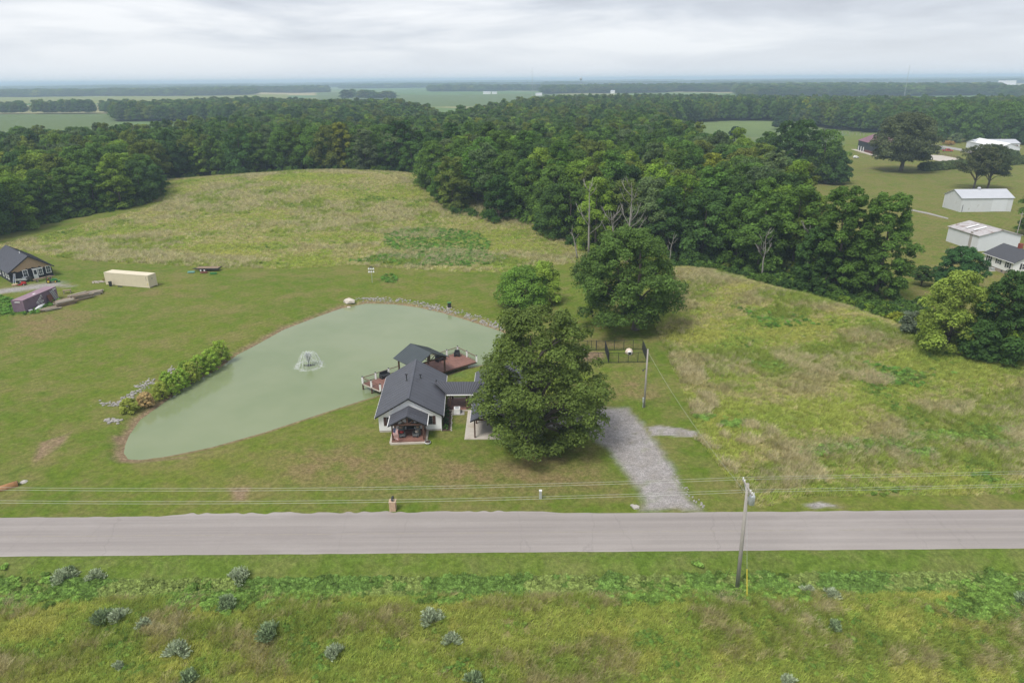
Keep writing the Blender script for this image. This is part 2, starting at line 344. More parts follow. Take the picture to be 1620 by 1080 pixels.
WOOD = gpoly(((-130,402),(-40,388),(0,372),(60,357),(130,341),(190,331),(238,321),(250,309)))+[PD(255, 305), PD(300, 318), PD(340, 322), PD(400, 318), PD(500, 312), PD(600, 306), PD(655, 300), PD(672, 302), PD(676, 335), PD(690, 335), PD(688, 262)]+gpoly(((702,325),(720,336),(760,346),(830,353),(870,369),(900,386),(950,398),(1000,404),(1070,414),(1110,421)))+[PD(1140, 163), PD(1200, 158), PD(1260, 152), PD(1292, 149), PD(1284, 172)]+gpoly(((1296,400),(1245,345),(1195,296),(1130,274),(1080,246),(1045,224),(1056,206),(1080,198),(1110,193),(1180,191),(1240,192),(1264,199),(1335,206),(1368,210),(1440,211),(1500,213),(1535,222),(1600,214),(1640,216),(1720,222)))+[PD(1760, 760), PD(1620, 860), PD(1400, 950), PD(1200, 1080), PD(1000, 1180), PD(860, 1080), PD(800, 800), PD(720, 600), PD(640, 500), PD(560, 480), PD(500, 570), PD(420, 560), PD(330, 480), PD(215, 420), PD(0, 395), PD(-160, 380)]
FAR_E = [PD(215, 860), PD(330, 840), PD(430, 680), PD(590, 600), PD(700, 690), PD(640, 980), PD(430, 1150), PD(330, 1050), PD(215, 980)]
def row(px0, px1, d, t): return [PD(px0, d), PD(px1, d), PD(px1, d+t), PD(px0, d+t)]
FAR_ROWS = [row(-80, 84, 1090, 36), row(96, 186, 1095, 40), row(200, 240, 1100, 36), row(-120, 430, 2480, 500), row(300, 540, 2900, 500), row(690, 870, 2900, 250), row(560, 640, 1750, 40), row(860, 1160, 2200, 500), row(1150, 1540, 1700, 700), row(1540, 1760, 1500, 300)]

def ground_attrs(x, y):
    """material zones: a=(meadow, dirt, gravel, lush), b=(dry, woodland, crop, field)"""
    j = 1.2*np.clip(y/150, .35, 4)
    xj = x+(vnoise(x, y, 2.4, 31)-.5)*j; yj = y+(vnoise(x, y, 2.4, 37)-.5)*j
    n = len(x); a = np.zeros((n, 4), np.float32); b = np.zeros((n, 4), np.float32)
    near = y < 900
    def inp(poly, soft=0.0):
        r = np.zeros(n, np.float32); k = near; v = pip(xj[k], yj[k], poly).astype(np.float32)
        if soft:
            d = seg_dist(xj[k], yj[k], poly); v = v*np.clip(d/soft, 0, 1)
        r[k] = v; return r
    a[:, 0] = np.maximum.reduce([inp(Z_MEADOW), inp(Z_RIGHT), inp(Z_FIELD)*.8])
    for p in Z_DIRT: a[:, 1] = np.maximum(a[:, 1], inp(p, .8))
    dpond = np.full(n, 9.0); k = (y > 70) & (y < 150); dpond[k] = seg_dist(x[k], y[k], POND)
    a[:, 1] = np.maximum(a[:, 1], np.clip(1.3-dpond/1.1, 0, 1))
    for p, so in ((Z_DRIVE, 1.3), (Z_SPUR, .35), (gpoly(((1262,798),(1300,793),(1345,803),(1290,807))), .4), (Z_PAD, 3.0)): a[:, 2] = np.maximum(a[:, 2], inp(p, so))
    a[:, 2] *= np.clip((vnoise(x, y, .8, 77)*1.5+.1)+a[:, 2]*1.1-.55, 0, 1)
    for p in Z_LUSH: a[:, 3] = np.maximum(a[:, 3], inp(p, 3.0))
    a[:, 3] = np.maximum(a[:, 3], inp(Z_DITCH, .3)*.9)
    a[:, 3] = np.maximum(a[:, 3], np.where((y > 51.5) & (y < 55.2), .34, 0))
    for p in Z_DRY: b[:, 0] = np.maximum(b[:, 0], inp(p, 5.0))
    b[:, 0] = np.maximum(b[:, 0], inp(Z_HOME)*.35)
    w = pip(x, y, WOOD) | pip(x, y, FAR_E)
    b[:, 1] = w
    b[:, 2] = inp(Z_CROP)
    b[:, 3] = np.clip((y-500)/200, 0, 1)
    for poly, ch in ((row(-140, 480, 1600, 880), 0), (row(-140, 215, 700, 400), 2), (row(520, 640, 900, 1900), 2), (row(640, 880, 1250, 1000), 2)):
        k = pip(x, y, poly)
        if ch == 0: a[k, 0] = 1; b[k, 3] = 0
        else: b[k, 2] = .8; b[k, 3] = 0
    return a, b

# ------------------------------------------------------------------ ground sheet
rows = [38.0]
while rows[-1] < 420: rows.append(rows[-1]+max(.30, rows[-1]*.0052))
while rows[-1] < 14500: rows.append(rows[-1]*1.028)
ys = np.array([-300, -200, -120, -70, -40, -20, -5, 8, 18, 26, 32]+rows); nc = 470
us = np.linspace(-1.12, 1.12, nc)
gx = us[None, :]*np.maximum(ys, 60)[:, None]; gy = np.repeat(ys[:, None], nc, 1)
gx = gx.ravel(); gy = gy.ravel(); gz = hgt(gx, gy)
nr = len(ys); i, jx = np.meshgrid(np.arange(nr-1), np.arange(nc-1), indexing='ij'); q = (i*nc+jx).ravel()
quads = np.stack([q, q+1, q+nc+1, q+nc], 1)
def ground_mat():
    m, t, b = newmat('ground'); L = t.links
    co = t.nodes.new('ShaderNodeTexCoord').outputs['Object']
    def A(n):
        at = t.nodes.new('ShaderNodeAttribute'); at.attribute_name = n; s = t.nodes.new('ShaderNodeSeparateColor'); L.new(at.outputs['Color'], s.inputs[0]); return s.outputs[0], s.outputs[1], s.outputs[2], at.outputs['Alpha']
    me_, di, gr, lu = A('za'); dry, wd, cp, fl = A('zb')
    def mapped(s, rot=0.0):
        mm = t.nodes.new('ShaderNodeMapping'); mm.inputs['Scale'].default_value = s; mm.inputs['Rotation'].default_value = (0, 0, rot); L.new(co, mm.inputs[0]); return mm.outputs[0]
    nb = noise(t, .035, 5, .6, co); ns = noise(t, .35, 5, .65, co); nf = noise(t, 2.2, 6, .75, co); nx = noise(t, 7.0, 4, .8, co)
    lawn = ramp(t, nb, [(.30, (.090, .144, .019)), (.50, (.116, .160, .024)), (.70, (.146, .168, .032))])
    nm = noise(t, .11, 6, .7, co)
    lawn = mixc(t, ramp(t, nm, [(.48, (0, 0, 0)), (.66, (.75, .75, .75))]), lawn, (.195, .168, .070))
    lawn = mixc(t, ramp(t, nm, [(.30, (.7, .7, .7)), (.44, (0, 0, 0))]), lawn, (.095, .150, .026))
    lawn = mixc(t, ramp(t, ns, [(.45, (0, 0, 0)), (.68, (.7, .7, .7))]), lawn, (.175, .158, .060))
    lawn = mixc(t, ramp(t, ns, [(.28, (.6, .6, .6)), (.44, (0, 0, 0))]), lawn, (.074, .122, .021))
    st = t.nodes.new('ShaderNodeTexWave'); st.inputs['Scale'].default_value = .22; st.inputs['Distortion'].default_value = 1.2; st.inputs['Detail'].default_value = 2; L.new(mapped((1, 1, 1), .75), st.inputs['Vector'])
    lawn = mixc(t, .035, lawn, st.outputs['Fac'], 'OVERLAY')
    dryc = ramp(t, nf, [(.35, (.145, .115, .050)), (.6, (.225, .175, .085))])
    lawn = mixc(t, mixc(t, ramp(t, ns, [(.3, (.15, .15, .15)), (.6, (1, 1, 1))]), (0, 0, 0), dry), lawn, dryc)
    mead = ramp(t, nb, [(.32, (.155, .188, .034)), (.5, (.195, .208, .050)), (.68, (.23, .22, .088))])
    mead = mixc(t, ramp(t, noise(t, .12, 6, .7, mapped((1, 1.6, 1))), [(.46, (0, 0, 0)), (.62, (.85, .85, .85))]), mead, (.115, .168, .032))
    mead = mixc(t, ramp(t, ns, [(.55, (0, 0, 0)), (.72, (.8, .8, .8))]), mead, (.29, .225, .125))
    c = mixc(t, me_, lawn, mead)
    lush = ramp(t, nf, [(.35, (.065, .135, .028)), (.65, (.115, .19, .042))])
    c = mixc(t, mixc(t, ramp(t, ns, [(.25, (.35, .35, .35)), (.5, (1, 1, 1))]), (0, 0, 0), lu), c, lush)
    dirt = ramp(t, nf, [(.3, (.16, .115, .07)), (.7, (.29, .215, .135))]); c = mixc(t, mixc(t, ramp(t, ns, [(.25, (.3, .3, .3)), (.5, (1, 1, 1))]), (0, 0, 0), di), c, dirt)
    grav = ramp(t, nx, [(.25, (.14, .132, .13)), (.5, (.315, .296, .286)), (.75, (.44, .418, .405))])
    grav = mixc(t, ramp(t, ns, [(.4, (0, 0, 0)), (.7, (.55, .55, .55))]), grav, (.21, .185, .155)); c = mixc(t, gr, c, grav)
    crop = ramp(t, noise(t, .06, 3, .5, mapped((1, 4, 1))), [(.3, (.085, .135, .055)), (.7, (.125, .165, .075))]); c = mixc(t, cp, c, crop)
    # distant fields: cells of different crops
    vo = t.nodes.new('ShaderNodeTexVoronoi'); vo.inputs['Scale'].default_value = .0016; L.new(mapped((1, .8, 1), .2), vo.inputs['Vector'])
    sc_ = t.nodes.new('ShaderNodeSeparateColor'); L.new(vo.outputs['Color'], sc_.inputs[0])
    fcol = ramp(t, sc_.outputs[0], [(.0, (.09, .16, .055)), (.35, (.13, .19, .07)), (.5, (.18, .20, .085)), (.7, (.32, .28, .15)), (1., (.11, .17, .06))])
    c = mixc(t, fl, c, mixc(t, .25, fcol, nb, 'OVERLAY'))
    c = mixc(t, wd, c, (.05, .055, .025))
    c = mixc(t, .50, c, ramp(t, nf, [(.2, (.25, .25, .25)), (.8, (.75, .75, .75))]), 'OVERLAY')
    ng = noise(t, 1.1, 8, .82, co); c = mixc(t, .45, c, ramp(t, ng, [(.3, (.2, .2, .2)), (.7, (.8, .8, .8))]), 'OVERLAY')
    c = mixc(t, .55, c, ramp(t, nx, [(.25, (.2, .2, .2)), (.75, (.8, .8, .8))]), 'OVERLAY')
    L.new(c, b.inputs['Base Color']); b.inputs['Roughness'].default_value = .95; b.inputs['Specular IOR Level'].default_value = .02
    bump(t, b, nx, .6, .10)
    return m
gme = np_mesh('ground', np.stack([gx, gy, gz], 1), quads, [ground_mat()], True)
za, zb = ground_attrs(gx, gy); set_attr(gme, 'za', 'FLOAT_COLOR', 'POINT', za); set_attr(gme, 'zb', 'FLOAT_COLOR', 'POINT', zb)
tag(link_mesh('ground', gme), kind='structure')

# ------------------------------------------------------------------ pond water
def water_mat():
    m, t, b = newmat('pond_water'); co = objco(t)
    n = noise(t, .05, 4, .6, co); c = ramp(t, n, [(.3, (.165, .212, .104)), (.55, (.208, .246, .134)), (.75, (.220, .256, .152))])
    t.links.new(c, b.inputs['Base Color']); b.inputs['Roughness'].default_value = .06; b.inputs['IOR'].default_value = 1.33
    mm = t.nodes.new('ShaderNodeMapping'); mm.inputs['Scale'].default_value = (1, 2.2, 1); mm.inputs['Rotation'].default_value = (0, 0, .5); t.links.new(co, mm.inputs[0])
    bump(t, b, noise(t, 2.6, 4, .6, mm.outputs[0]), .12, .06); return m
M['water'] = water_mat()
w = MB(); cx = np.mean([p[0] for p in POND]); cy = np.mean([p[1] for p in POND])
xs = [p[0] for p in POND]; yp = [p[1] for p in POND]
w.add([(min(xs)-3, min(yp)-3, WATER_Z), (max(xs)+3, min(yp)-3, WATER_Z), (max(xs)+3, max(yp)+3, WATER_Z), (min(xs)-3, max(yp)+3, WATER_Z)], [(0, 1, 2, 3)])
tag(w.build('pond_water', 'water'), kind='structure')

# ------------------------------------------------------------------ road
def road_mat():
    m, t, b = newmat('road_asphalt'); co = objco(t); L = t.links
    def mp_(s):
        k = t.nodes.new('ShaderNodeMapping'); k.inputs['Scale'].default_value = s; L.new(co, k.inputs[0]); return k.outputs[0]
    c = ramp(t, noise(t, 9, 5, .75, co), [(.25, (.262, .236, .218)), (.75, (.342, .312, .290))])
    c = mixc(t, ramp(t, noise(t, 1.0, 4, .6, mp_((.02, 1.3, 1))), [(.35, (0, 0, 0)), (.7, (.8, .8, .8))]), c, (.225, .200, .190))
    c = mixc(t, ramp(t, noise(t, .25, 5, .7, mp_((.3, 1, 1))), [(.48, (0, 0, 0)), (.7, (.5, .5, .5))]), c, (.35, .32, .30))
    vo = t.nodes.new('ShaderNodeTexVoronoi'); vo.feature = 'DISTANCE_TO_EDGE'; vo.inputs['Scale'].default_value = .16
    wv = t.nodes.new('ShaderNodeMixRGB'); wv.inputs[0].default_value = .35; L.new(mp_((1, .12, 1)), wv.inputs[1]); nn = t.nodes.new('ShaderNodeTexNoise'); nn.inputs['Scale'].default_value = .8; L.new(co, nn.inputs[0]); L.new(nn.outputs['Color'], wv.inputs[2]); L.new(wv.outputs[0], vo.inputs['Vector'])
    ck = ramp(t, vo.outputs['Distance'], [(.0, (.22, .22, .22)), (.004, (0, 0, 0))]); c = mixc(t, ck, c, (.12, .105, .10))
    sy = t.nodes.new('ShaderNodeSeparateXYZ'); L.new(co, sy.inputs[0]); mr_ = t.nodes.new('ShaderNodeMapRange'); mr_.inputs[1].default_value = 54.7; mr_.inputs[2].default_value = 61.3; L.new(sy.outputs[1], mr_.inputs[0])
    tk_ = ramp(t, mr_.outputs[0], [(.0, (.85, .85, .85)), (.05, (.6, .6, .6)), (.13, (.5, .5, .5)), (.20, (.40, .40, .40)), (.28, (.52, .52, .52)), (.38, (.42, .42, .42)), (.48, (.56, .56, .56)), (.60, (.40, .40, .40)), (.70, (.50, .50, .50)), (.80, (.38, .38, .38)), (.92, (.52, .52, .52)), (1., (.62, .62, .62))])
    c = mixc(t, .30, c, tk_, 'OVERLAY')
    L.new(c, b.inputs['Base Color']); b.inputs['Roughness'].default_value = .9; bump(t, b, noise(t, 30, 3, .7, co), .2, .01); return m
M['road'] = road_mat()
M['linepaint'] = mat('worn_yellow_line', (.285, .26, .215), .9, .1, 3.0)
xr = np.arange(-150, 150.01, .25); nlo = 54.75+.06*vnoise(xr, xr*0, 2.0, 2)
edge = 61.15+.12*(vnoise(xr, xr*0, 1.3, 4)-.5)+.12*(vnoise(xr, xr*0, 6, 6)-.5)+np.where((xr > -38) & (xr < 6), .45*np.clip(np.minimum(xr+38, 6-xr)/4, 0, 1)*(.5+vnoise(xr, xr*0, .8, 8)), 0)
k = len(xr); V = np.concatenate([np.stack([xr, nlo, np.full(k, .012)], 1), np.stack([xr, np.full(k, 57.9), np.full(k, .05)], 1), np.stack([xr, edge, np.full(k, .012)], 1)])
ii = np.arange(k-1); qd = np.concatenate([np.stack([ii, ii+1, ii+1+k, ii+k], 1), np.stack([ii+k, ii+1+k, ii+1+2*k, ii+2*k], 1)])
tag(link_mesh('road', np_mesh('road', V, qd, [M['road']])), kind='structure')
ln = MB()
for x0 in np.arange(-150, 150, 3.0):
    if random.random() < .85: ln.add([(x0, 57.80, .054), (x0+2.6, 57.80, .054), (x0+2.6, 57.9, .055), (x0, 57.9, .055)], [(0, 1, 2, 3)])
tag(ln.build('road_marking', 'linepaint'), kind='structure')

# ------------------------------------------------------------------ trees
TINTS = {'dark green': (.070, .140, .034), 'green': (.110, .200, .037), 'olive': (.155, .205, .040), 'bright green': (.185, .285, .038), 'yellow-green': (.28, .33, .042), 'grey-green': (.130, .190, .074)}
def leaf_cloud(seed, blobs, nleaf, size, asp=.7, zlo=-.35, up=.5, jit=.44):
    r = np.random.default_rng(seed); B = np.array(blobs); wt = B[:, 3]**2; cnt = np.maximum(8, (nleaf*wt/wt.sum()).astype(int)); idx = np.repeat(np.arange(len(B)), cnt); n = len(idx)
    d = r.normal(size=(n, 3)); d /= np.linalg.norm(d, axis=1)[:, None]; d[:, 2] = np.where(d[:, 2] < zlo, -d[:, 2], d[:, 2])
    rad = B[idx, 3]*(.62+.42*r.random(n)**.6)*(1+.30*(vnoise(d[:, 0]*3+idx*7, d[:, 1]*3+d[:, 2]*2, .8, seed)-.5)*2)
    pos = B[idx, :3]+d*rad[:, None]*np.array([1, 1, .82])
    nn = d*.8+r.normal(size=(n, 3))*jit; nn[:, 2] += up; nn /= np.linalg.norm(nn, axis=1)[:, None]
    t = np.cross(nn, r.normal(size=(n, 3))); t /= np.linalg.norm(t, axis=1)[:, None]; bt = np.cross(nn, t)
    s = (size*(.55+.9*r.random(n)))[:, None]
    bend = (r.random(n)-.3)[:, None]*.35*s*nn
    v = np.stack([pos-t*s*.55, pos+bt*s*asp*.5-bend*.5, pos+t*s*.55-bend, pos-bt*s*asp*.5-bend*.5], 1).reshape(-1, 3)
    lv = np.clip(.5+.5*(r.random(len(B))[idx]-.5)+.65*(r.random(n)-.5), 0, 1)
    return v, np.arange(4*n).reshape(-1, 4), np.repeat(lv, 4)
def crown_blobs(seed, R_, z0, z1, nb, prof, br=(.24, .36), lean=(0, 0), rough=.14):
    r = np.random.default_rng(seed+999); out_ = []
    for k in range(nb):
        t = (k+.5)/nb; t = np.clip(t+.06*(r.random()-.5), .03, .97); wv = prof(t)
        a = k*2.39996+r.random()*.9; mod = 1+rough*(float(vnoise(np.array([a*1.3+5]), np.array([z0+t*7]), 1.0, seed)[0])-.5)*2; rr = R_*wv*mod*(.30+.62*r.random()**.5); b_ = R_*(br[0]+(br[1]-br[0])*r.random())*(.55+.5*wv)
        z = z0+(z1-z0)*t; z = min(z, z1-b_*.75); z = max(z, z0+b_*.55)
        out_.append((math.cos(a)*rr+lean[0]*t, math.sin(a)*rr+lean[1]*t, z, b_))
    return out_
P_OAK = lambda t: max(.25, math.sin(math.pi*(t*.80+.20))**.55)
P_TALL = lambda t: max(.3, math.sin(math.pi*(t*.72+.26))**.7)
P_BROAD = lambda t: max(.25, (1-t**2.2)**.5*(.72+.28*min(1, t*5)))
P_EDGE = lambda t: max(.3, math.sin(math.pi*(t*.72+.24))**.5)
P_CONE = lambda t: (1-t)**.62*.9*min(1, .55+t*3)+.10
def crown_mesh(name, seed, R_, z0, z1, nb, nleaf, size, prof=P_OAK, br=(.24, .36), **kw):
    bl = crown_blobs(seed, R_, z0, z1, nb, prof, br); v, f, lv = leaf_cloud(seed, bl, nleaf, size, **kw)
    me = np_mesh(name, v, f, [M['leaf']]); set_attr(me, 'lv', 'FLOAT', 'POINT', lv.astype(np.float32)); return me, bl
def trunk_mesh(name, h, r0, blobs, nl=10, seed=1, fork=.3, sides=7):
    r = random.Random(seed); mb = MB()
    pts = [(0, 0, -.3), (0, 0, .3), (.05*h*.2, 0, h*fork), (r.uniform(-.3, .3), r.uniform(-.3, .3), h*.62), (r.uniform(-.5, .5), r.uniform(-.5, .5), h*.85)]
    mb.tube(pts, [r0*1.5, r0*1.1, r0*.85, r0*.45, r0*.12], sides)
    bs = sorted(blobs, key=lambda b: -b[3])[:nl]
    for b in bs:
        zb = max(h*fork*.7, min(h*.6, b[2]-math.hypot(b[0], b[1])*.75)); p0 = Vector((0, 0, zb)); p3 = Vector(b[:3])
        p1 = p0.lerp(p3, .35)+Vector((r.uniform(-.3, .3), r.uniform(-.3, .3), .06*h)); p2 = p0.lerp(p3, .7)+Vector((r.uniform(-.4, .4), r.uniform(-.4, .4), .04*h))
        mb.tube([p0, p1, p2, p3], [r0*.42, r0*.30, r0*.19, r0*.07], 5)
        for _ in range(2):
            e_ = p2+Vector((r.uniform(-1, 1), r.uniform(-1, 1), r.uniform(0, .8)))*b[3]; mb.tube([p2, p2.lerp(e_, .6)+Vector((0, 0, .15)), e_], [r0*.14, r0*.09, r0*.03], 4)
    me = mb.build(name, 'bark', None, True); d = me.data; bpy.data.objects.remove(me); return d
def place_tree(name, cme, tme, loc, scl, rz, tint, label, cat='tree', group=None):
    e_ = empty(name, loc, rz, label, cat, group)
    t_ = link_mesh('trunk', tme, e_); c_ = link_mesh('crown', cme, e_)
    for o in (t_, c_): o.scale = scl
    c_['leaf_tint'] = [float(v) for v in tint]; return e_, c_
def vtint(t, r, a=.16): k = 1+r.uniform(-a, a); return tuple(max(.005, v*k*(1+r.uniform(-.06, .06))) for v in t)

VAR = []
specs = [(6.0, 4, 20, 34, 16000, P_OAK), (6.8, 4, 20.5, 40, 17000, P_OAK), (5.2, 4, 21.5, 30, 15000, P_TALL), (7.4, 3, 19, 44, 18000, P_OAK), (5.6, 3, 22, 32, 15000, P_OAK), (6.4, 2, 17, 34, 16000, P_BROAD), (4.6, 2, 16, 24, 11000, P_TALL)]
for k, (R_, z0, z1, nb, nl, pr) in enumerate(specs):
    cme, bl = crown_mesh('crown_mesh', 40+k, R_, z0, z1, nb, nl, .45, pr, (.20, .40)); VAR.append((cme, trunk_mesh('trunk_mesh', z1, .28, bl, 7, k), z1, R_))
EDGE = []                                   # front-row trees leafy to the ground
for k, (R_, z0, z1, nb, nl, pr) in enumerate(((5.8, .2, 20, 44, 20000, P_EDGE), (5.2, .2, 21.5, 42, 19000, P_OAK), (6.6, .1, 18, 46, 21000, P_OAK), (4.8, 0, 14.5, 32, 14000, P_EDGE))):
    cme, bl = crown_mesh('crown_mesh', 140+k, R_, z0, z1, nb, nl, .42, pr, (.19, .38)); EDGE.append((cme, trunk_mesh('trunk_mesh', z1, .28, bl, 7, 20+k, .2), z1, R_))

def jgrid(poly, sp, seed, jit=.38):
    r = np.random.default_rng(seed); X = [p[0] for p in poly]; Y = [p[1] for p in poly]
    ny = int((max(Y)-min(Y))/(sp*.87))+2; nx_ = int((max(X)-min(X))/sp)+2
    a, b = np.meshgrid(np.arange(nx_), np.arange(ny)); x = min(X)+(a+.5*(b % 2))*sp; y = min(Y)+b*sp*.87
    x = x+(r.random(x.shape)-.5)*2*jit*sp; y = y+(r.random(y.shape)-.5)*2*jit*sp
    k = pip(x, y, poly); return x[k], y[k]
fx, fy = jgrid(WOOD, 8.6, 5)
px_, py_ = proj(fx, fy, np.full_like(fx, 14.0)); dist = np.hypot(fx, fy)
edge_d = seg_dist(fx, fy, WOOD)
inframe = (px_ > -10) & (px_ < 1630) & (py_ > 100)
order = np.argsort(np.where(inframe, dist-np.where(edge_d < 9, 40, 0), 1e9))
NIND = 262
ind = order[:NIND]; rest = np.setdiff1d(np.arange(len(fx)), ind); rest = rest[(px_[rest] > -500) & (px_[rest] < 2100)]
WZ = [(-200, 262, 'left wood beside the barn'), (262, 690, 'wood behind meadow hill crest'), (690, 905, 'wood right of meadow hill'), (905, 1120, 'wood behind round oak'), (1120, 2000, 'wood above right meadow')]
def ordn(n):
    s = {1: 'first', 2: 'second', 3: 'third', 4: 'fourth', 5: 'fifth', 6: 'sixth', 7: 'seventh', 8: 'eighth', 9: 'ninth', 10: 'tenth', 11: 'eleventh', 12: 'twelfth'}
    return s.get(n) or '%d%s' % (n, {1: 'st', 2: 'nd', 3: 'rd'}.get(n % 10 if n % 100 not in (11, 12, 13) else 0, 'th'))
recs = []
rt = random.Random(3)
for k in ind:
    zn = next(z for a_, b_, z in WZ if a_ <= px_[k] < b_); rw = 'front row' if edge_d[k] < 7 else ('second row' if edge_d[k] < 15 else 'inner canopy')
    left = px_[k] < 262
    lf = left and py_[k] > 205
    tn = rt.choices(list(TINTS), [3, 8, 3, 9, 1.8, .6] if lf else [3.5, 9, 3.5, 2.2, .25, 2.0])[0]
    if 940 < px_[k] < 1010 and edge_d[k] < 14 and rt.random() < .5: tn = 'bright green'
    recs.append([px_[k], k, zn, rw, tn])
recs.sort(key=lambda q_: q_[0]); cnts = {}
for px1, k, zn, rw, tn in recs:
    key = (zn, rw, tn); cnts[key] = cnts.get(key, 0)+1
    lab = '%s tree, %s from left, %s of %s' % (tn, ordn(cnts[key]), rw, zn)
    v = rt.choice(EDGE) if rw == 'front row' else rt.choice(VAR)
    s = rt.uniform(.9, 1.14); sz = s*rt.uniform(.86, 1.04)
    if zn.startswith('left wood'): sz *= .84
    place_tree('broadleaf_tree', v[0], v[1], (fx[k], fy[k], H1(fx[k], fy[k])-.1), (s, s, sz), rt.uniform(0, 6.28), vtint(TINTS[tn], rt), lab, 'tree', 'woodland trees around the meadows')

# ---- geometry-node scatter
def scatter(name, pts, rot, scl, tint, idx, sources, kind='stuff', tilt=None):
    n = len(pts); me = bpy.data.meshes.new(name); me.vertices.add(n); me.vertices.foreach_set('co', np.asarray(pts, np.float32).ravel())
    scl = np.asarray(scl, np.float32); scl = np.repeat(scl[:, None], 3, 1) if scl.ndim == 1 else scl
    rv = np.zeros((n, 3), np.float32); rv[:, 2] = rot
    if tilt is not None: rv[:, :2] = tilt
    set_attr(me, 'rot', 'FLOAT_VECTOR', 'POINT', rv); set_attr(me, 'scl', 'FLOAT_VECTOR', 'POINT', scl)
    set_attr(me, 'leaf_tint', 'FLOAT_VECTOR', 'POINT', np.asarray(tint, np.float32)); set_attr(me, 'pick', 'INT', 'POINT', np.asarray(idx, np.int32))
    o = link_mesh(name, me); ng = bpy.data.node_groups.new(name, 'GeometryNodeTree')
    ng.interface.new_socket('Geometry', in_out='INPUT', socket_type='NodeSocketGeometry'); ng.interface.new_socket('Geometry', in_out='OUTPUT', socket_type='NodeSocketGeometry')
    gi = ng.nodes.new('NodeGroupInput'); go = ng.nodes.new('NodeGroupOutput'); ip = ng.nodes.new('GeometryNodeInstanceOnPoints'); jn = ng.nodes.new('GeometryNodeJoinGeometry')
    infos = []
    for s_ in sources:
        oi = ng.nodes.new('GeometryNodeObjectInfo'); oi.inputs['Object'].default_value = s_; oi.inputs['As Instance'].default_value = True; infos.append(oi)
    for oi in reversed(infos): ng.links.new(oi.outputs['Geometry'], jn.inputs[0])
    def na(nm, ty):
        a = ng.nodes.new('GeometryNodeInputNamedAttribute'); a.data_type = ty; a.inputs['Name'].default_value = nm; return a.outputs['Attribute']
    ng.links.new(gi.outputs[0], ip.inputs['Points']); ng.links.new(jn.outputs[0], ip.inputs['Instance']); ip.inputs['Pick Instance'].default_value = True
    ng.links.new(na('pick', 'INT'), ip.inputs['Instance Index']); ng.links.new(na('scl', 'FLOAT_VECTOR'), ip.inputs['Scale'])
    er = ng.nodes.new('FunctionNodeEulerToRotation'); ng.links.new(na('rot', 'FLOAT_VECTOR'), er.inputs[0]); ng.links.new(er.outputs[0], ip.inputs['Rotation'])
    ng.links.new(ip.outputs[0], go.inputs[0])
    md = o.modifiers.new('scatter', 'NODES'); md.node_group = ng
    return tag(o, kind=kind)
def crowns_of(names): return names
src_objs = []
for cme, *_ in VAR:
    src_objs.append(next(o for o in col.objects if o.type == 'MESH' and o.data is cme))
TL = list(TINTS.values())
def tints(n, w, seed, a=.18):
    r = np.random.default_rng(seed); c = np.array(TL)[r.choice(len(TL), n, p=np.array(w)/sum(w))]; return c*(1+(r.random((n, 1))-.5)*2*a)
X = [fx[rest]]; Y = [fy[rest]]; S = [np.full(len(rest), .95)]; SZ = [np.full(len(rest), 1.0)]
for poly, sp in [(FAR_E, 9)]+[(p, 9 if p[0][1] < 1400 else 22) for p in FAR_ROWS]:
    a_, b_ = jgrid(poly, sp, int(abs(poly[0][0]))+3); X.append(a_); Y.append(b_); S.append(np.full(len(a_), sp/8.0)); SZ.append(np.full(len(a_), .95 if sp < 15 else 1.1))
big = [PD(-400, 2600), PD(2000, 2600), PD(2000, 13000), PD(-400, 13000)]
a_, b_ = jgrid(big, 42, 77); m_ = fbm(a_, b_/1.6, 620, 41, 3)+np.clip((b_-4800)/4000, -.06, .10)+np.where((a_ < 250) & (b_ < 4300), -.09, 0) > .52
a_, b_ = a_[m_], b_[m_]; X.append(a_); Y.append(b_); S.append(np.full(len(a_), 5.0)); SZ.append(np.full(len(a_), 1.05))
X = np.concatenate(X); Y = np.concatenate(Y); S = np.concatenate(S); SZ = np.concatenate(SZ); n = len(X)
S = S*(.85+.35*RNG.random(n)); SZ = SZ*(.84+.24*RNG.random(n))
scatter('distant_woods', np.stack([X, Y, hgt(X, Y)-.3], 1), RNG.random(n)*6.28, np.stack([S, S, SZ], 1), tints(n, [4, 8, 4, 1.6, .3, 2.4], 5), RNG.integers(0, len(src_objs), n), src_objs)

# ---- undergrowth along wood edges
ub = crown_blobs(501, 1.7, 0, 2.2, 12, P_BROAD, (.3, .5)); v, f, lv = leaf_cloud(501, ub, 1400, .34); bme = np_mesh('bush_mesh', v, f, [M['leaf']]); set_attr(bme, 'lv', 'FLOAT', 'POINT', lv.astype(np.float32))

def shrub(name, px, py, w_, h_, tint, label, seed, nleaf=2600, leaf=.28, prof=P_BROAD, cat='shrub', group=None, nb=14, loc=None, up=.35, asp=.7, br=(.3, .46), jit=.5):
    p = Vector(loc) if loc is not None else G(px, py)
    bl = crown_blobs(seed, w_/2*.8, 0, h_, nb, prof, br); v, f, lv = leaf_cloud(seed, bl, nleaf, leaf, asp=asp, up=up, jit=jit)
    me = np_mesh('foliage_mesh', v, f, [M['leaf']]); set_attr(me, 'lv', 'FLOAT', 'POINT', lv.astype(np.float32))
    e_ = empty(name, p, 0, label, cat, group); c_ = link_mesh('foliage', me, e_); c_['leaf_tint'] = [float(x) for x in tint]
    st = MB(); r = random.Random(seed)
    for q_ in range(5):
        a = r.uniform(0, 6.28); st.tube([(0, 0, -.1), (math.cos(a)*w_*.12, math.sin(a)*w_*.12, h_*.35), (math.cos(a)*w_*.25, math.sin(a)*w_*.25, h_*.75)], [.06*h_*.3+.01, .04*h_*.3+.008, .006], 5)
    st.build('stem', 'bark', e_); return e_

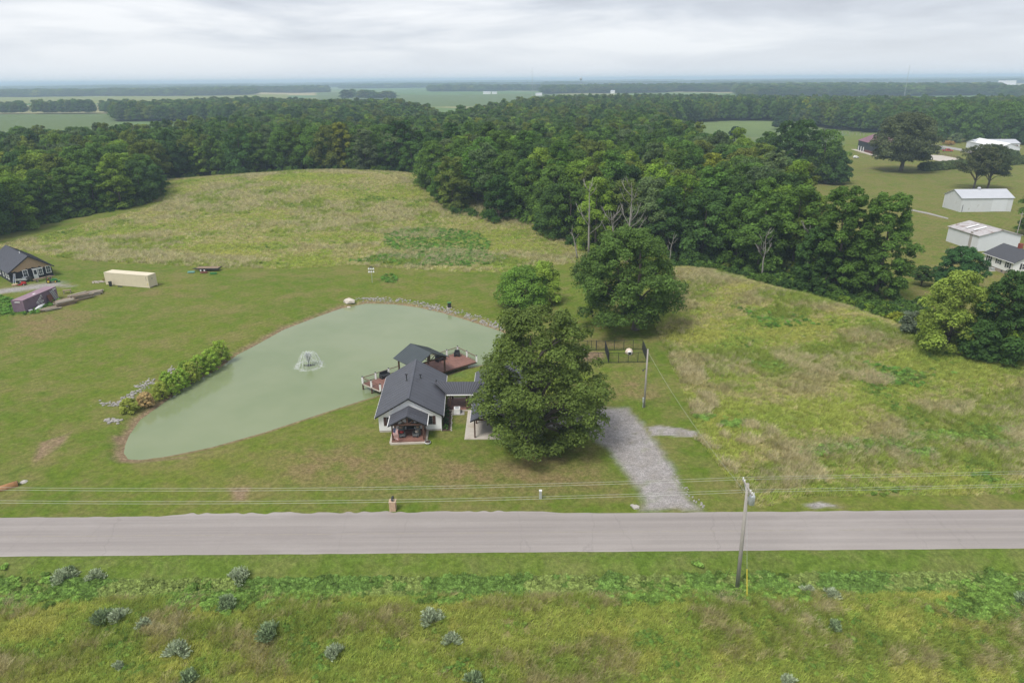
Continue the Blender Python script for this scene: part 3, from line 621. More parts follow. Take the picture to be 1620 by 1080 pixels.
# ---- single trees
def big_tree(name, px, py, R_, z0, z1, nb, nleaf, leaf, prof, tint, label, seed, r0, br=(.2, .32), lean=(0, 0), cat='tree', nl=18, fork=.22, off=(0, 0), loc=None, zlo=-.35, rough=.2):
    p = Vector(loc) if loc is not None else G(px, py)
    if br[0] > .15: nb = int(nb*2.3); br = (br[0]*.60, br[1]*.88); nleaf = int(nleaf*2.1); leaf *= .76
    bl = [(b[0]+off[0], b[1]+off[1], b[2], b[3]) for b in crown_blobs(seed, R_, z0, z1, nb, prof, br, lean, rough)]
    v, f, lv = leaf_cloud(seed, bl, nleaf, leaf, zlo=zlo); me = np_mesh('crown_mesh', v, f, [M['leaf']]); set_attr(me, 'lv', 'FLOAT', 'POINT', lv.astype(np.float32))
    return place_tree(name, me, trunk_mesh('trunk_mesh', z1, r0, bl, nl, seed, fork, 9), p, (1, 1, 1), 0, tint, label, cat)
big_tree('oak_tree', 0, 0, 8.2, .3, 17.8, 175, 70000, .27, lambda t: float(np.interp(t, (0, .06, .14, .30, .44, .60, .75, .88, .95, 1), (.40, .68, .88, 1.0, 1.02, .94, .78, .60, .42, .18))), (.135, .190, .044), 'huge oak with rust-tinged olive leaves in front of the carport', 901, .55, (.08, .22), loc=(2.1, 74.6, 0), off=(1.75, 1.4), lean=(-.9, 0), nl=46, rough=.30)
big_tree('oak_tree', 1005, 521, 9.1, 1.8, 18.4, 110, 66000, .34, P_OAK, (.115, .195, .044), 'big round dark green oak standing behind the dog kennel', 902, .62, (.10, .26), off=(-1.9, .5), nl=20, rough=.3)
big_tree('willow_tree', 826, 484, 5.2, .2, 8.2, 30, 13000, .34, P_BROAD, (.19, .33, .055), 'rounded green bushy tree beside the far pond corner', 903, .25, (.26, .38))
big_tree('willow_tree', 858, 480, 3.8, .3, 8.8, 24, 10000, .34, P_TALL, (.31, .44, .07), 'paler yellow-green bushy tree touching the rounded green one', 904, .22, (.28, .4))
big_tree('young_tree', 1062, 452, 3.2, 1, 9, 20, 6000, .4, P_OAK, (.19, .25, .045), 'small yellow-green tree peeking out right of the round oak', 905, .2, (.3, .4), loc=(31.5, 142, 0))
for k, (px, py, R_, z1, tn, lab) in enumerate(((1334, 478, 5.9, 23.5, 'green', 'tall open-crowned tree left of the pair above the right meadow'), (1402, 486, 5.8, 22, 'green', 'tall full tree right of the pair above the right meadow'), (1372, 470, 4.6, 12, 'dark green', 'short dark tree between the two tall trees above right meadow'), (1300, 476, 4.6, 15, 'dark green', 'dark tree just right of the broken dead trunk'))):
    p = U(px, py, 0); big_tree('broadleaf_tree', 0, 0, R_, 0.4, z1, 60, 26000, .44, P_EDGE, TINTS[tn], lab, 920+k, .4, (.2, .3), loc=(p[0], p[1]+5, H1(p[0], p[1]+5)), nl=16)
big_tree('maple_tree', 1425, 271, 14.5, 4.5, 27, 60, 24000, .8, P_OAK, (.125, .155, .068), 'large solitary olive tree in front of the red-roofed barn', 930, .9, (.19, .28), nl=16)
for k, (px, py, R_, z1, tn) in enumerate(((1238, 283, 8, 25, 'dark green'), (1262, 288, 10, 26, 'dark green'), (1296, 288, 11, 22, 'green'), (1318, 291, 7, 14, 'dark green'), (1210, 268, 7, 18, 'green'))):
    big_tree('broadleaf_tree', px, py, R_, .6, z1, 34, 11000, .75, P_BROAD, TINTS[tn], ['tallest dark tree of the clump on the right lawn', 'wide dark tree at the middle of the right lawn clump', 'broad green tree at the right of the lawn clump', 'low dark tree at the right foot of the lawn clump', 'slim green tree left of the lawn clump'][k], 940+k, .5, (.22, .34), nl=10)
big_tree('locust_tree', 1540, 299, 8.5, 6, 17.5, 30, 6500, .55, P_OAK, (.11, .13, .055), 'thin-crowned tree on left behind the weathered white barn', 951, .35, (.16, .25), nl=20, fork=.25)
big_tree('locust_tree', 1562, 299, 8.0, 5, 17.5, 30, 8000, .55, P_OAK, (.085, .115, .05), 'fuller dark tree on right behind the weathered white barn', 952, .4, (.18, .27), nl=16, fork=.25)
big_tree('round_tree', 1514, 459, 4.9, .1, 9.4, 44, 26000, .30, P_OAK, (.07, .165, .05), 'round dense green tree below the propane tank', 953, .25, (.20, .30), off=(0, 0))
big_tree('locust_tree', 1497, 550, 5.2, .2, 12.5, 36, 15000, .36, P_OAK, (.27, .36, .065), 'bright yellow-green tree at the edge of the right meadow', 954, .25, (.22, .34))
big_tree('small_tree', 1457, 452, 2.0, 1.2, 4.5, 14, 3000, .34, P_OAK, (.08, .15, .04), 'small round tree left of the dense tree below propane tank', 955, .12, (.3, .42))
for k, (px, py, R_, z1, tn, lab) in enumerate(((1578, 566, 5.2, 13.5, 'dark green', 'dark tall tree right of the yellow-green one by right meadow'), (1612, 572, 5.0, 11, 'bright green', 'brighter green tree cut by the right edge beside right meadow'), (1548, 566, 3.2, 6, 'dark green', 'low dark bushy tree between yellow-green and dark trees'), (1630, 372, 5, 17, 'green', 'leafy tree cut by the right edge behind the white house'))):
    big_tree('broadleaf_tree', px, py, R_, .2, z1, 34, 12000, .42, P_BROAD, TINTS[tn], lab, 960+k, .28, (.22, .34))
for k, (px, py, R_, z1) in enumerate(((1162, 223, 5, 10), (1233, 205, 7, 12))):
    big_tree('field_tree', px, py, R_, 1.5, z1, 22, 4000, .8, P_OAK, (.05, .10, .04), ['small dark tree on the left margin of the green crop', 'round dark tree standing alone in the green crop field'][k], 970+k, .35, (.25, .36), nl=8)
for k, (px, py, R_, z1, tn) in enumerate(((1478, 222, 12, 22, 'green'), (1500, 216, 15, 26, 'green'), (1545, 225, 12, 19, 'green'), (1580, 226, 17, 27, 'green'), (1612, 228, 12, 21, 'dark green'))):
    big_tree('broadleaf_tree', px, py, R_, .5, z1, 30, 8000, 1.0, P_OAK, TINTS[tn], ['green tree left of the distant utility pole farm row', 'broad shade tree in the farm row right of distant pole', 'low wide tree left of the farm building trees', 'tall broad tree directly behind the pale farm buildings', 'dark tree behind the long white greenhouse'][k], 980+k, .6, (.24, .34), nl=8)

# ---- dead trees
def dead_tree(name, loc, h, seed, label, lean=(0, 0), spread=.9, n1=7, trunk=.26):
    r = random.Random(seed); e_ = empty(name, loc, 0, label, 'dead tree'); mb = MB(); tops = []
    pts = [Vector((lean[0]*t+r.uniform(-.12, .12)*t*3, lean[1]*t, h*t)) for t in (0, .2, .4, .6, .8, 1)]
    mb.tube(pts, [trunk*1.25, trunk, trunk*.85, trunk*.6, trunk*.35, trunk*.06], 7); mb.build('trunk', 'deadwood', e_, True)
    lb = MB()
    for k in range(n1):
        t = r.uniform(.3, .92); p = pts[0].lerp(pts[-1], t); a = k*2.4+r.uniform(-.4, .4); L = h*spread*.33*(1.15-t*.6)
        q_ = p+Vector((math.cos(a)*L*.55, math.sin(a)*L*.35, L*.45)); e2 = q_+Vector((math.cos(a)*L*.3, math.sin(a)*L*.2, L*.6)); lb.tube([p, q_, e2], [trunk*.38, trunk*.25, .02], 5)
        for _ in range(3):
            s_ = r.uniform(.35, .95); b_ = p.lerp(q_, s_) if r.random() < .5 else q_.lerp(e2, s_*.8); a2 = a+r.uniform(-1.3, 1.3); l2 = L*.45
            c_ = b_+Vector((math.cos(a2)*l2*.6, math.sin(a2)*l2*.4, l2*.75)); lb.tube([b_, b_.lerp(c_, .5)+Vector((0, 0, -.1)), c_], [trunk*.16, .04, .012], 4)
    lb.build('limb', 'deadwood', e_, True); return e_
def onw(px, d): x, y = PD(px, d); return (x, y, H1(x, y))
dead_tree('dead_tree', onw(997, 168), 20, 3, 'tall bare grey dead tree standing before the wood behind the round oak', (.5, 0), .8, 9, .3)
dead_tree('dead_tree', onw(985, 167), 13, 4, 'leaning bare dead tree with long low limb left of tallest snag', (-2.6, 0), 1.2, 8, .26)
dead_tree('dead_tree', onw(935, 172), 19, 5, 'bare dead tree with pale forked top among yellow-green leaves', (-.6, 0), .8, 8, .26)
dead_tree('dead_tree', onw(917, 170), 9, 6, 'short bent dead stem low against the dark wood', (-1.6, 0), .5, 3, .18)
p = G(1263, 462); dead_tree('dead_tree', (p[0], p[1]+1, p[2]), 14.5, 7, 'broken pale dead trunk at the crest of the right meadow', (1.0, 0), .75, 5, .34)
p = U(1216, 452, 0); dead_tree('dead_tree', (p[0], p[1]+5, 0), 11, 8, 'grey twiggy dead tree left of the broken dead trunk', (.2, 0), .8, 10, .16)
dead_tree('dead_tree', onw(231, 352), 21.5, 9, 'spreading bare grey tree rising from the left wood', (0, 0), 1.2, 12, .36)
dead_tree('dead_tree', onw(1066, 160), 9, 10, 'thin bare dead trunk right of the round oak crown', (.5, 0), .5, 5, .15)

# ------------------------------------------------------------------ white house
HR = R(3.0)
house = empty('white_house', (-13.42, 79.5, 0), HR, 'white board-sided house with charcoal metal roof beside the pond', 'house')
W2, LEN, EV, RG = 4.02, 12.3, 2.62, 4.98; OV = .42
wl = MB(); wl.prism([(-W2, .25), (W2, .25), (W2, EV), (0, RG-.16), (-W2, EV)], 0, LEN); wall = wl.build('wall', 'white_siding', house)
bt = MB()
for k in range(21):
    x = -W2+.2+k*(2*W2-.4)/20; zt = EV+(RG-.16-EV)*(1-abs(x)/W2)-.1
    bt.b2(x-.025, x+.025, -.022, .01, .28, zt)
for k in range(30):
    y = .2+k*.41
    for sx in (-1, 1): bt.b2(sx*W2-.02, sx*W2+.02, y-.025, y+.025, .28, EV-.1)
bt.build('siding_batten', 'white_siding', wall)['kind'] = 'stuff'
fd = MB(); fd.b2(-W2+.03, W2-.03, .03, LEN-.03, -.4, .25); fd.build('foundation', 'concrete', house)
sl = (RG-EV)/W2
for sx in (-1, 1):
    xe = sx*(W2+OV); ze = RG-sl*(W2+OV)
    r_ = MB(); A = (0, -OV, RG); B = (0, LEN+OV, RG); C = (xe, LEN+OV, ze); D = (xe, -OV, ze); r_.slab(A, B, C, D, .07); ro = r_.build('roof', 'roof', house)
    rr = MB(); rr.ribs(A, B, C, D, 14, .04, .018); rr.build('seam', 'roof', ro)['kind'] = 'stuff'
    fa = MB(); fa.bar((0, -OV-.02, RG-.10), (xe, -OV-.02, ze-.10), .05, .17); fa.bar((0, LEN+OV+.02, RG-.10), (xe, LEN+OV+.02, ze-.10), .05, .17); fa.build('fascia', 'roof_trim', house)
    so = MB(); so.bar((0, -.12, RG-.24), (sx*(W2+OV-.1), -.12, ze-.15), .5, .05); so.build('soffit', 'white_siding', house)
    gt = MB(); gt.b2(xe-.05+sx*.01, xe+.05+sx*.01, -OV, LEN+OV, ze-.19, ze-.08); gt.build('gutter', 'white', house)
rc = MB(); rc.bar((0, -OV-.03, RG+.035), (0, LEN+OV+.03, RG+.035), .3, .05); rc.build('ridge_cap', 'roof', house)
for (x, y, h_) in ((-.75, 6.2, .95), (1.05, 7.3, .55), (3.1, 8.6, .3)):
    z = RG-sl*abs(x); vp = MB(); vp.tube([(x, y, z-.05), (x, y, z+h_)], .075, 8); vp.tube([(x, y, z), (x, y, z+.1)], [.2, .09], 8)
    if h_ > .4: vp.tube([(x-.2, y, z+h_), (x+.2, y, z+h_)], .085, 8)
    vp.build('vent_pipe', 'dark', house)
for xw in (-2.45, 2.45):
    wf = MB()
    for a in ((xw-.5, xw+.5, 1.0, 1.08), (xw-.5, xw+.5, 2.12, 2.2), (xw-.5, xw-.43, 1.08, 2.12), (xw+.43, xw+.5, 1.08, 2.12), (xw-.43, xw+.43, 1.58, 1.62)): wf.b2(a[0], a[1], -.06, .0, a[2], a[3])
    fr = wf.build('window_frame', 'dark', house); pn = MB(); pn.b2(xw-.43, xw+.43, -.03, -.005, 1.08, 2.12); pn.build('pane', 'glass', fr)
    for sx in (-1, 1):
        sh = MB(); sh.b2(xw+sx*.72-.19, xw+sx*.72+.19, -.05, 0, .98, 2.22); sh.build('shutter', 'shutter', house)
db = MB(); db.b2(-.5, .5, -.05, 0, .42, 2.5); dr = db.build('door', 'dark', house); dh = MB(); dh.lathe([(.035, 0), (.035, .07)], (.38, -.09, 1.4), 8); dh.build('handle', 'galv', dr)
dst = MB(); dst.b2(1.0+W2-.02, 1.0+W2-.0, 0, .01, 0, .01)
ds = MB(); ds.b2(W2+.02, W2+.11, -.13, -.03, .0, EV-.2); ds.build('downspout', 'white', house)
# porch
pf = MB(); pf.b2(-2.1, 2.1, -3.1, -.01, .0, .38); pf.build('porch_floor', 'deckwood', house)
ps = MB(); ps.b2(-2.25, 2.25, -3.42, -3.11, -.1, .19); ps.build('porch_step', 'concrete', house)
pk = MB(); pk.b2(2.1, 2.4, -3.1, -.02, -.1, .16); pk.b2(-2.4, -2.1, -3.1, -.02, -.1, .16); pk.build('porch_curb', 'concrete', house)
PR, PE, PW = 3.78, 2.5, 2.46
for sx in (-1, 1):
    r_ = MB(); r_.slab((0, -3.05, PR), (0, -.02, PR), (sx*PW, -.02, PE), (sx*PW, -3.05, PE), .07); po = r_.build('porch_roof', 'roof', house)
    rr = MB(); rr.ribs((0, -3.05, PR), (0, -.02, PR), (sx*PW, -.02, PE), (sx*PW, -3.05, PE), 5, .05, .03); rr.build('seam', 'roof', po)['kind'] = 'stuff'
    g_ = MB(); g_.b2(sx*PW-.05+sx*.05, sx*PW+.05+sx*.05, -3.05, -.02, PE-.15, PE-.04); g_.build('porch_gutter', 'white', house)
    fa = MB(); fa.bar((0, -3.07, PR-.09), (sx*PW, -3.07, PE-.09), .05, .15); fa.build('porch_fascia', 'roof_trim', house)
    for y in (-2.85, -.3):
        q_ = MB(); q_.b2(sx*1.95-.09, sx*1.95+.09, y-.09, y+.09, .38, PE+.05); q_.build('porch_post', 'timber', house)
    rf_ = MB(); rf_.bar((0, -2.85, PR-.22), (sx*2.1, -2.85, PE-.06), .12, .14); rf_.bar((0, -2.85, PE+.05), (sx*.9, -2.85, PR-.62), .1, .1); rf_.build('truss_rafter', 'timber', house)
    bm_ = MB(); bm_.b2(sx*1.95-.08, sx*1.95+.08, -2.76, -.02, PE-.06, PE+.12); bm_.build('porch_beam', 'timber', house)
tb = MB(); tb.b2(-2.1, 2.1, -2.93, -2.77, PE-.08, PE+.1); tb.build('truss_beam', 'timber', house)
kp = MB(); kp.b2(-.08, .08, -2.92, -2.78, PE+.1, PR-.2); kp.build('king_post', 'timber', house)
hm = Matrix.Translation(Vector((-13.42, 79.5, 0))) @ Matrix.Rotation(HR, 4, 'Z')
def hl(x, y, z): return hm @ Vector((x, y, z))
def lounge_chair(loc, rz, cushion, head, label):
    e_ = empty('lounge_chair', loc, rz, label, 'chair', 'lounge chairs on the front porch')
    s_ = MB(); s_.b2(-.32, .32, -.75, .1, .24, .36); s_.build('seat', 'wicker', e_)
    b_ = MB(); b_.box((0, .32, .68), (.62, .12, .85), 0, 0, Matrix.Rotation(R(-25), 3, 'X')); b_.build('backrest', 'wicker', e_)
    for sx in (-1, 1):
        a_ = MB(); a_.b2(sx*.37-.05, sx*.37+.05, -.5, .3, .05, .58); a_.build('armrest', 'wicker', e_)
        for y in (-.68, .05):
            l_ = MB(); l_.b2(sx*.28-.03, sx*.28+.03, y-.03, y+.03, 0, .24); l_.build('leg', 'dark', e_)
    c_ = MB(); c_.lathe([(.05, -.1), (.27, -.07), (.29, 0), (.22, .09), (.03, .12)], (0, .0, .52), 10); c_.build('cushion', cushion, e_, True)
    d_ = MB(); d_.lathe([(.05, -.16), (.20, -.08), (.21, .04), (.1, .13)], (0, .34, 1.02), 10); d_.build('headrest', head, e_, True); return e_
lounge_chair(hl(-.95, -1.7, .38), HR+.22, 'redcloth', 'tancloth', 'grey lounge chair with bright red cushion on the porch left')
lounge_chair(hl(1.0, -1.7, .38), HR-.28, 'creamcloth', 'tancloth', 'grey lounge chair with cream patterned cushion on the porch right')
def fern(loc, label, seed):
    e_ = empty('potted_fern', loc, 0, label, 'potted plant', 'ferns flanking the front door'); p_ = MB(); p_.lathe([(.14, 0), (.2, .4), (.22, .42)], (0, 0, 0), 10); p_.build('pot', 'dark', e_, True)
    v, f, lv = leaf_cloud(seed, [(0, 0, .72, .42), (.2, .1, .7, .3), (-.2, 0, .75, .3)], 500, .2, asp=.3); me = np_mesh('fern', v, f, [M['leaf']]); set_attr(me, 'lv', 'FLOAT', 'POINT', lv.astype(np.float32)); c_ = link_mesh('frond', me, e_); c_['leaf_tint'] = [.03, .06, .025]
fern(hl(-.85, -.45, .38), 'dark green potted fern left of the front door', 31); fern(hl(.95, -.45, .38), 'dark green potted fern right of the front door', 32)
fe = empty('flag', hl(-1.8, -3.0, 1.9), HR, 'red white and blue striped flag hanging on the left porch post', 'flag')
sp = MB(); sp.tube([(0, .05, 0), (.05, -.75, .75)], .018, 6); sp.build('pole', 'white', fe)
fg = MB(); nu, nv = 13, 10
def fpt(u, v): return (.05+u*.62+.05*math.sin(v*9+u*3), -.72+u*.25+.05*math.sin(v*8+2*u), .72-v*1.5-u*.45)
for a in range(nu):
    for b in range(nv):
        u0, u1, v0, v1 = a/nu, (a+1)/nu, b/nv, (b+1)/nv; canton = (a < 7 and b < 4)
        fg.add([fpt(u0, v0), fpt(u1, v0), fpt(u1, v1), fpt(u0, v1)], [(0, 1, 2, 3)], 2 if canton else (0 if a % 2 == 0 else 1))
for a in range(4):
    for b in range(4):
        u, v = .07+a*.12, .05+b*.09; c_ = Vector(fpt(u, v))+Vector((0, -.012, 0)); fg.add([c_+Vector((-.02, 0, 0)), c_+Vector((0, 0, -.02)), c_+Vector((.02, 0, 0)), c_+Vector((0, 0, .02))], [(0, 1, 2, 3)], 1)
fg.build('cloth', ['redcloth', 'white', 'bluecloth'], fe)
pb = empty('planter_bowl', hl(2.45, -3.35, 0), 0, 'low white planter bowl on the grass beside the porch corner', 'planter'); b_ = MB(); b_.lathe([(.25, 0), (.38, .15), (.42, .26), (.36, .26), (.3, .2)], (0, 0, 0), 14); b_.build('bowl', 'white', pb, True); b_ = MB(); b_.lathe([(.34, .2), (.2, .34), (.02, .38)], (0, 0, 0), 9); b_.build('soil', 'soil', pb)
# side bed, AC unit
bd = MB(); bd.b2(W2+.1, W2+1.25, -.2, 6.1, -.05, .07); bo = bd.build('mulch_bed', 'soil'); bo.matrix_world = hm; tag(bo, kind='structure')
eg = empty('bed_edging', hl(0, 0, 0), HR, 'row of small pale edging stones along the mulch bed', 'edging')
rr_ = random.Random(2)
for k in range(22):
    s_ = MB(); q_ = rr_.uniform(.08, .14); s_.lathe([(q_*.7, -.05), (q_, .05), (q_*.5, .15)], (W2+1.3+rr_.uniform(-.05, .05), -.15+k*.29, 0), 6); s_.build('stone', 'rock', eg)
for k, (y, w_, h_) in enumerate(((.3, .9, .7), (1.5, .8, 1.1), (2.6, 1.0, 1.5), (3.9, .9, 1.3), (5.1, .9, 1.2))):
    shrub('garden_shrub', 0, 0, w_, h_, (.10, .19, .05) if k == 0 else (.05, .10, .04), ['light green low shrub at the front corner of the house bed'][0] if k == 0 else 'dark green shrub, %s from the front corner in the house side bed' % ordn(k+1), 60+k, 500, .14, group='shrubs in the house side bed', loc=hl(W2+.6, y, .05), nb=8)
ac = empty('air_conditioner', hl(W2+2.0, 4.9, .0), HR, 'white air conditioner unit on a gravel pad between house and carport', 'air conditioner')
a_ = MB(); a_.b2(-.42, .42, -.42, .42, .06, .82); a_.build('cabinet', 'white', ac); a_ = MB(); a_.b2(-.8, 1.0, -.65, .6, -.06, .05); a_.build('pad', 'rockgrey', ac); a_ = MB(); a_.lathe([(.34, 0), (.34, .03)], (0, 0, .82), 14); a_.build('fan_grille', 'galv', ac)

# breezeway
by, ry = 85.55, 87.2
bw = empty('breezeway', (-7.3, 86.0, 0), 0, 'covered breezeway with ribbed charcoal roof joining house and carport', 'breezeway')
def L_(p): return (p[0]+7.3, p[1]-86.0, p[2])
rA = [(-10.95, ry, 3.62), (-4.2, ry, 3.62), (-5.3, by-.35, 2.62), (-9.05, by-.35, 2.62)]
r_ = MB(); r_.slab(*[L_(p) for p in rA], .07); o_ = r_.build('roof', 'roof', bw); rr = MB(); rr.ribs(*[L_(p) for p in rA], 17, .06, .045); rr.build('seam', 'roof_trim', o_)['kind'] = 'stuff'
rB = [(-10.95, ry, 3.62), (-4.2, ry, 3.62), (-5.3, ry+2.0, 2.62), (-9.3, ry+2.0, 2.62)]
r_ = MB(); r_.slab(*[L_(p) for p in rB], .07); r_.build('roof', 'roof', bw)
r_ = MB(); r_.b2(-9.05+7.3, -5.3+7.3, by-.5-86, by-.37-86, 2.5, 2.6); r_.build('gutter', 'white', bw)
for x, y in ((-6.35, by), (-6.35, ry+1.8), (-8.6, by), (-8.6, ry+1.8)):
    q_ = MB(); q_.b2(x+7.3-.1, x+7.3+.1, y-86-.1, y-86+.1, .1, 2.56); q_.build('post', 'timber', bw)
q_ = MB(); q_.b2(-9.3+7.3, -5.6+7.3, by-.12-86, ry+2.0-86, -.1, .14); q_.build('walkway', 'deckwood', bw)
for y in (by-.3, ry+2.01):
    q_ = MB(); q_.b2(-9.3+7.3, -5.6+7.3, y-86, y+.17-86, -.1, .16); q_.build('walkway_edge', 'concrete', bw)

# carport garage
cp = empty('carport', (-.9, 77.2, 0), 0, 'charcoal-roofed carport and garage half hidden behind the huge oak', 'garage')
CW, CL, CE, CRG = 4.5, 15.5, 2.65, 4.7; cs = (CRG-CE)/CW
for sx in (-1, 1):
    pts = [(0, 0, CRG), (0, CL, CRG), (sx*CW, CL, CE), (sx*CW, 0, CE)]
    r_ = MB(); r_.slab(*pts, .07); o_ = r_.build('roof', 'roof', cp); rr = MB(); rr.ribs(*pts, 18, .04, .016); rr.build('seam', 'roof', o_)['kind'] = 'stuff'
    fa = MB(); fa.bar((0, -.02, CRG-.1), (sx*CW, -.02, CE-.1), .05, .18); fa.build('fascia', 'roof_trim', cp)
    gt = MB(); gt.b2(sx*CW-.05, sx*CW+.05, 0, CL, CE-.19, CE-.08); gt.build('gutter', 'white', cp)
    for y in (.35, 4.2): q_ = MB(); q_.b2(sx*3.95-.09, sx*3.95+.09, y-.09, y+.09, .1, CE+.05); q_.build('post', 'timber', cp)
    q_ = MB(); q_.b2(sx*3.95-.08, sx*3.95+.08, .3, 7.4, CE-.1, CE+.12); q_.build('beam', 'timber', cp)
q_ = MB(); q_.b2(-3.95, 3.95, .27, .43, CE-.1, CE+.1); q_.build('front_beam', 'timber', cp)
wl = MB(); wl.prism([(-4, .1), (4, .1), (4, CE), (0, CRG-.15), (-4, CE)], 7.5, CL-.35); wl.build('wall', 'white_siding', cp)
gd = MB(); gd.b2(-1.6, 1.6, 7.44, 7.5, .14, 2.4); gd.build('garage_door', 'white', cp)
slb = MB(); slb.b2(-5.3, 4.9, .0, CL-.3, -.15, .1); slb.build('slab', 'concrete', cp)
for k in range(1, 3):
    pass

# ------------------------------------------------------------------ deck and pavilion
DA, DB_, DC, DD = [Vector((U(a, b, .5)[0], U(a, b, .5)[1], 0)) for a, b in ((574, 606), (724, 557), (754, 572), (602, 618))]
dk = empty('pond_deck', (DA+DB_+DC+DD)/4, 0, 'red-brown timber deck with white posts built over the pond edge', 'deck'); dc = Vector(dk.location)
DA, DB_, DC, DD = [p-dc for p in (DA, DB_, DC, DD)]
bo = MB(); nb_ = 34
for k in range(nb_):
    t0, t1 = (k+.04)/nb_, (k+.96)/nb_; zz = Vector((0, 0, .5+.006*(k % 3)))
    bo.slab(DA.lerp(DD, t0)+zz, DB_.lerp(DC, t0)+zz, DB_.lerp(DC, t1)+zz, DA.lerp(DD, t1)+zz, .05)
bo.build('deck_board', 'deckwood', dk)['kind'] = 'stuff'
z5 = Vector((0, 0, .36))
for p, q in ((DA, DB_), (DB_, DC), (DA, DD), (DD, DC)):
    fm = MB(); fm.bar(p+z5, q+z5, .08, .2); fm.build('rim_joist', 'concrete' if (p is DA and q is DD) else 'timber', dk)
def rail_run(pts, top=True):
    for p, q in zip(pts[:-1], pts[1:]):
        r_ = MB(); r_.bar(p+Vector((0, 0, 1.42)), q+Vector((0, 0, 1.42)), .12, .06); r_.build('top_rail', 'rail', dk)
        r_ = MB(); r_.bar(p+Vector((0, 0, .62)), q+Vector((0, 0, .62)), .05, .06); r_.build('bottom_rail', 'rail', dk)
        r_ = MB(); n_ = max(3, int((q-p).length/.14))
        for k in range(1, n_):
            c_ = p.lerp(q, k/n_); r_.bar(c_+Vector((0, 0, .65)), c_+Vector((0, 0, 1.39)), .012, .012)
        r_.build('baluster', 'dark', dk)['kind'] = 'stuff'
far = [DA.lerp(DB_, t) for t in (0, .125, .255, .37)]; far2 = [DA.lerp(DB_, t) for t in (.63, .75, .875, 1)]; lef = [DA, DA.lerp(DD, .5), DD]; rig = [DB_, DB_.lerp(DC, .5), DC]
for run in (far, far2, lef, rig): rail_run(run)
seen_ = []
for p in far[:3]+far2[1:]+lef[1:]+rig[1:]:
    q_ = MB(); q_.b2(p[0]-.13, p[0]+.13, p[1]-.13, p[1]+.13, .5, 1.52); po = q_.build('rail_post', 'white', dk); q_ = MB(); q_.b2(p[0]-.1, p[0]+.1, p[1]-.1, p[1]+.1, 1.52, 1.64); q_.build('post_cap', 'dark', po)
for t in (0, .2, .4, .6, .8, 1):
    for s_ in (0, .5): p = DA.lerp(DD, s_).lerp(DB_.lerp(DC, s_), t); q_ = MB(); q_.b2(p[0]-.1, p[0]+.1, p[1]-.1, p[1]+.1, -2, .3); q_.build('pile', 'timber', dk)
uv = (DB_-DA).normalized(); vv = Vector((uv.y, -uv.x, 0)); ang = math.atan2(uv.y, uv.x)
pc = Vector((-14.02, 97.65, 0)); pv = empty('pavilion', pc, ang, 'open timber pavilion with dark green-grey roof standing on the pond deck', 'pavilion')
PVW, PVL, PZ, PEZ = 3.35, 2.8, 4.62, 3.05; M['pavroof'] = mat('slate_green_metal_roof', (.062, .075, .08), .45, .1, .8, .15)
for sx in (-1, 1):
    pts = [(0, -PVL, PZ), (0, PVL, PZ), (sx*PVW, PVL, PEZ), (sx*PVW, -PVL, PEZ)]
    r_ = MB(); r_.slab(*pts, .08); o_ = r_.build('roof', 'pavroof', pv); rr = MB(); rr.ribs(*pts, 12, .04, .03); rr.build('seam', 'pavroof', o_)['kind'] = 'stuff'
    for y in (-2.2, 2.2):
        q_ = MB(); q_.b2(sx*2.75-.1, sx*2.75+.1, y-.1, y+.1, .5, 3.2); q_.build('post', 'timber', pv)
        q_ = MB(); q_.bar((0, y, PZ-.2), (sx*3.1, y, PEZ-.0), .1, .16); q_.build('rafter', 'timber', pv)
        q_ = MB(); q_.bar((sx*.2, y, 3.2), (sx*1.2, y, 3.9), .09, .1); q_.build('brace', 'timber', pv)
    q_ = MB(); q_.b2(sx*2.75-.08, sx*2.75+.08, -2.6, 2.6, 3.0, 3.18); q_.build('beam', 'timber', pv)
for y in (-2.2, 2.2):
    q_ = MB(); q_.b2(-2.65, 2.65, y-.08, y+.08, 3.02, 3.2); q_.build('tie_beam', 'timber', pv); q_ = MB(); q_.b2(-.08, .08, y-.08, y+.08, 3.2, PZ-.25); q_.build('king_post', 'timber', pv)
q_ = MB(); q_.b2(-.09, .09, -2.6, 2.6, PZ-.3, PZ-.12); q_.build('ridge_beam', 'timber', pv)
def bench(loc, rz, label, w_=1.35):
    e_ = empty('deck_bench', loc, rz, label, 'bench', 'dark benches on the pond deck')
    s_ = MB(); s_.b2(-w_/2, w_/2, -.38, .3, .32, .45); s_.build('seat', 'dark', e_); s_ = MB(); s_.b2(-w_/2, w_/2, .3, .42, .2, .95); s_.build('backrest', 'dark', e_)
    for sx in (-1, 1):
        s_ = MB(); s_.b2(sx*w_/2-.07, sx*w_/2+.07, -.4, .42, .0, .66); s_.build('armrest', 'dark', e_)
bench(Vector((*U(609, 597, .5)[:2], .52)), ang, 'dark bench at the far rail of the left deck wing'); bench(Vector((*U(697, 570, .5)[:2], .52)), ang, 'dark bench beside the pavilion on the right deck wing', 1.5)
bench(Vector((*U(723, 563, .5)[:2], .52)), ang-.8, 'small dark seat in the far corner of the deck', .8)

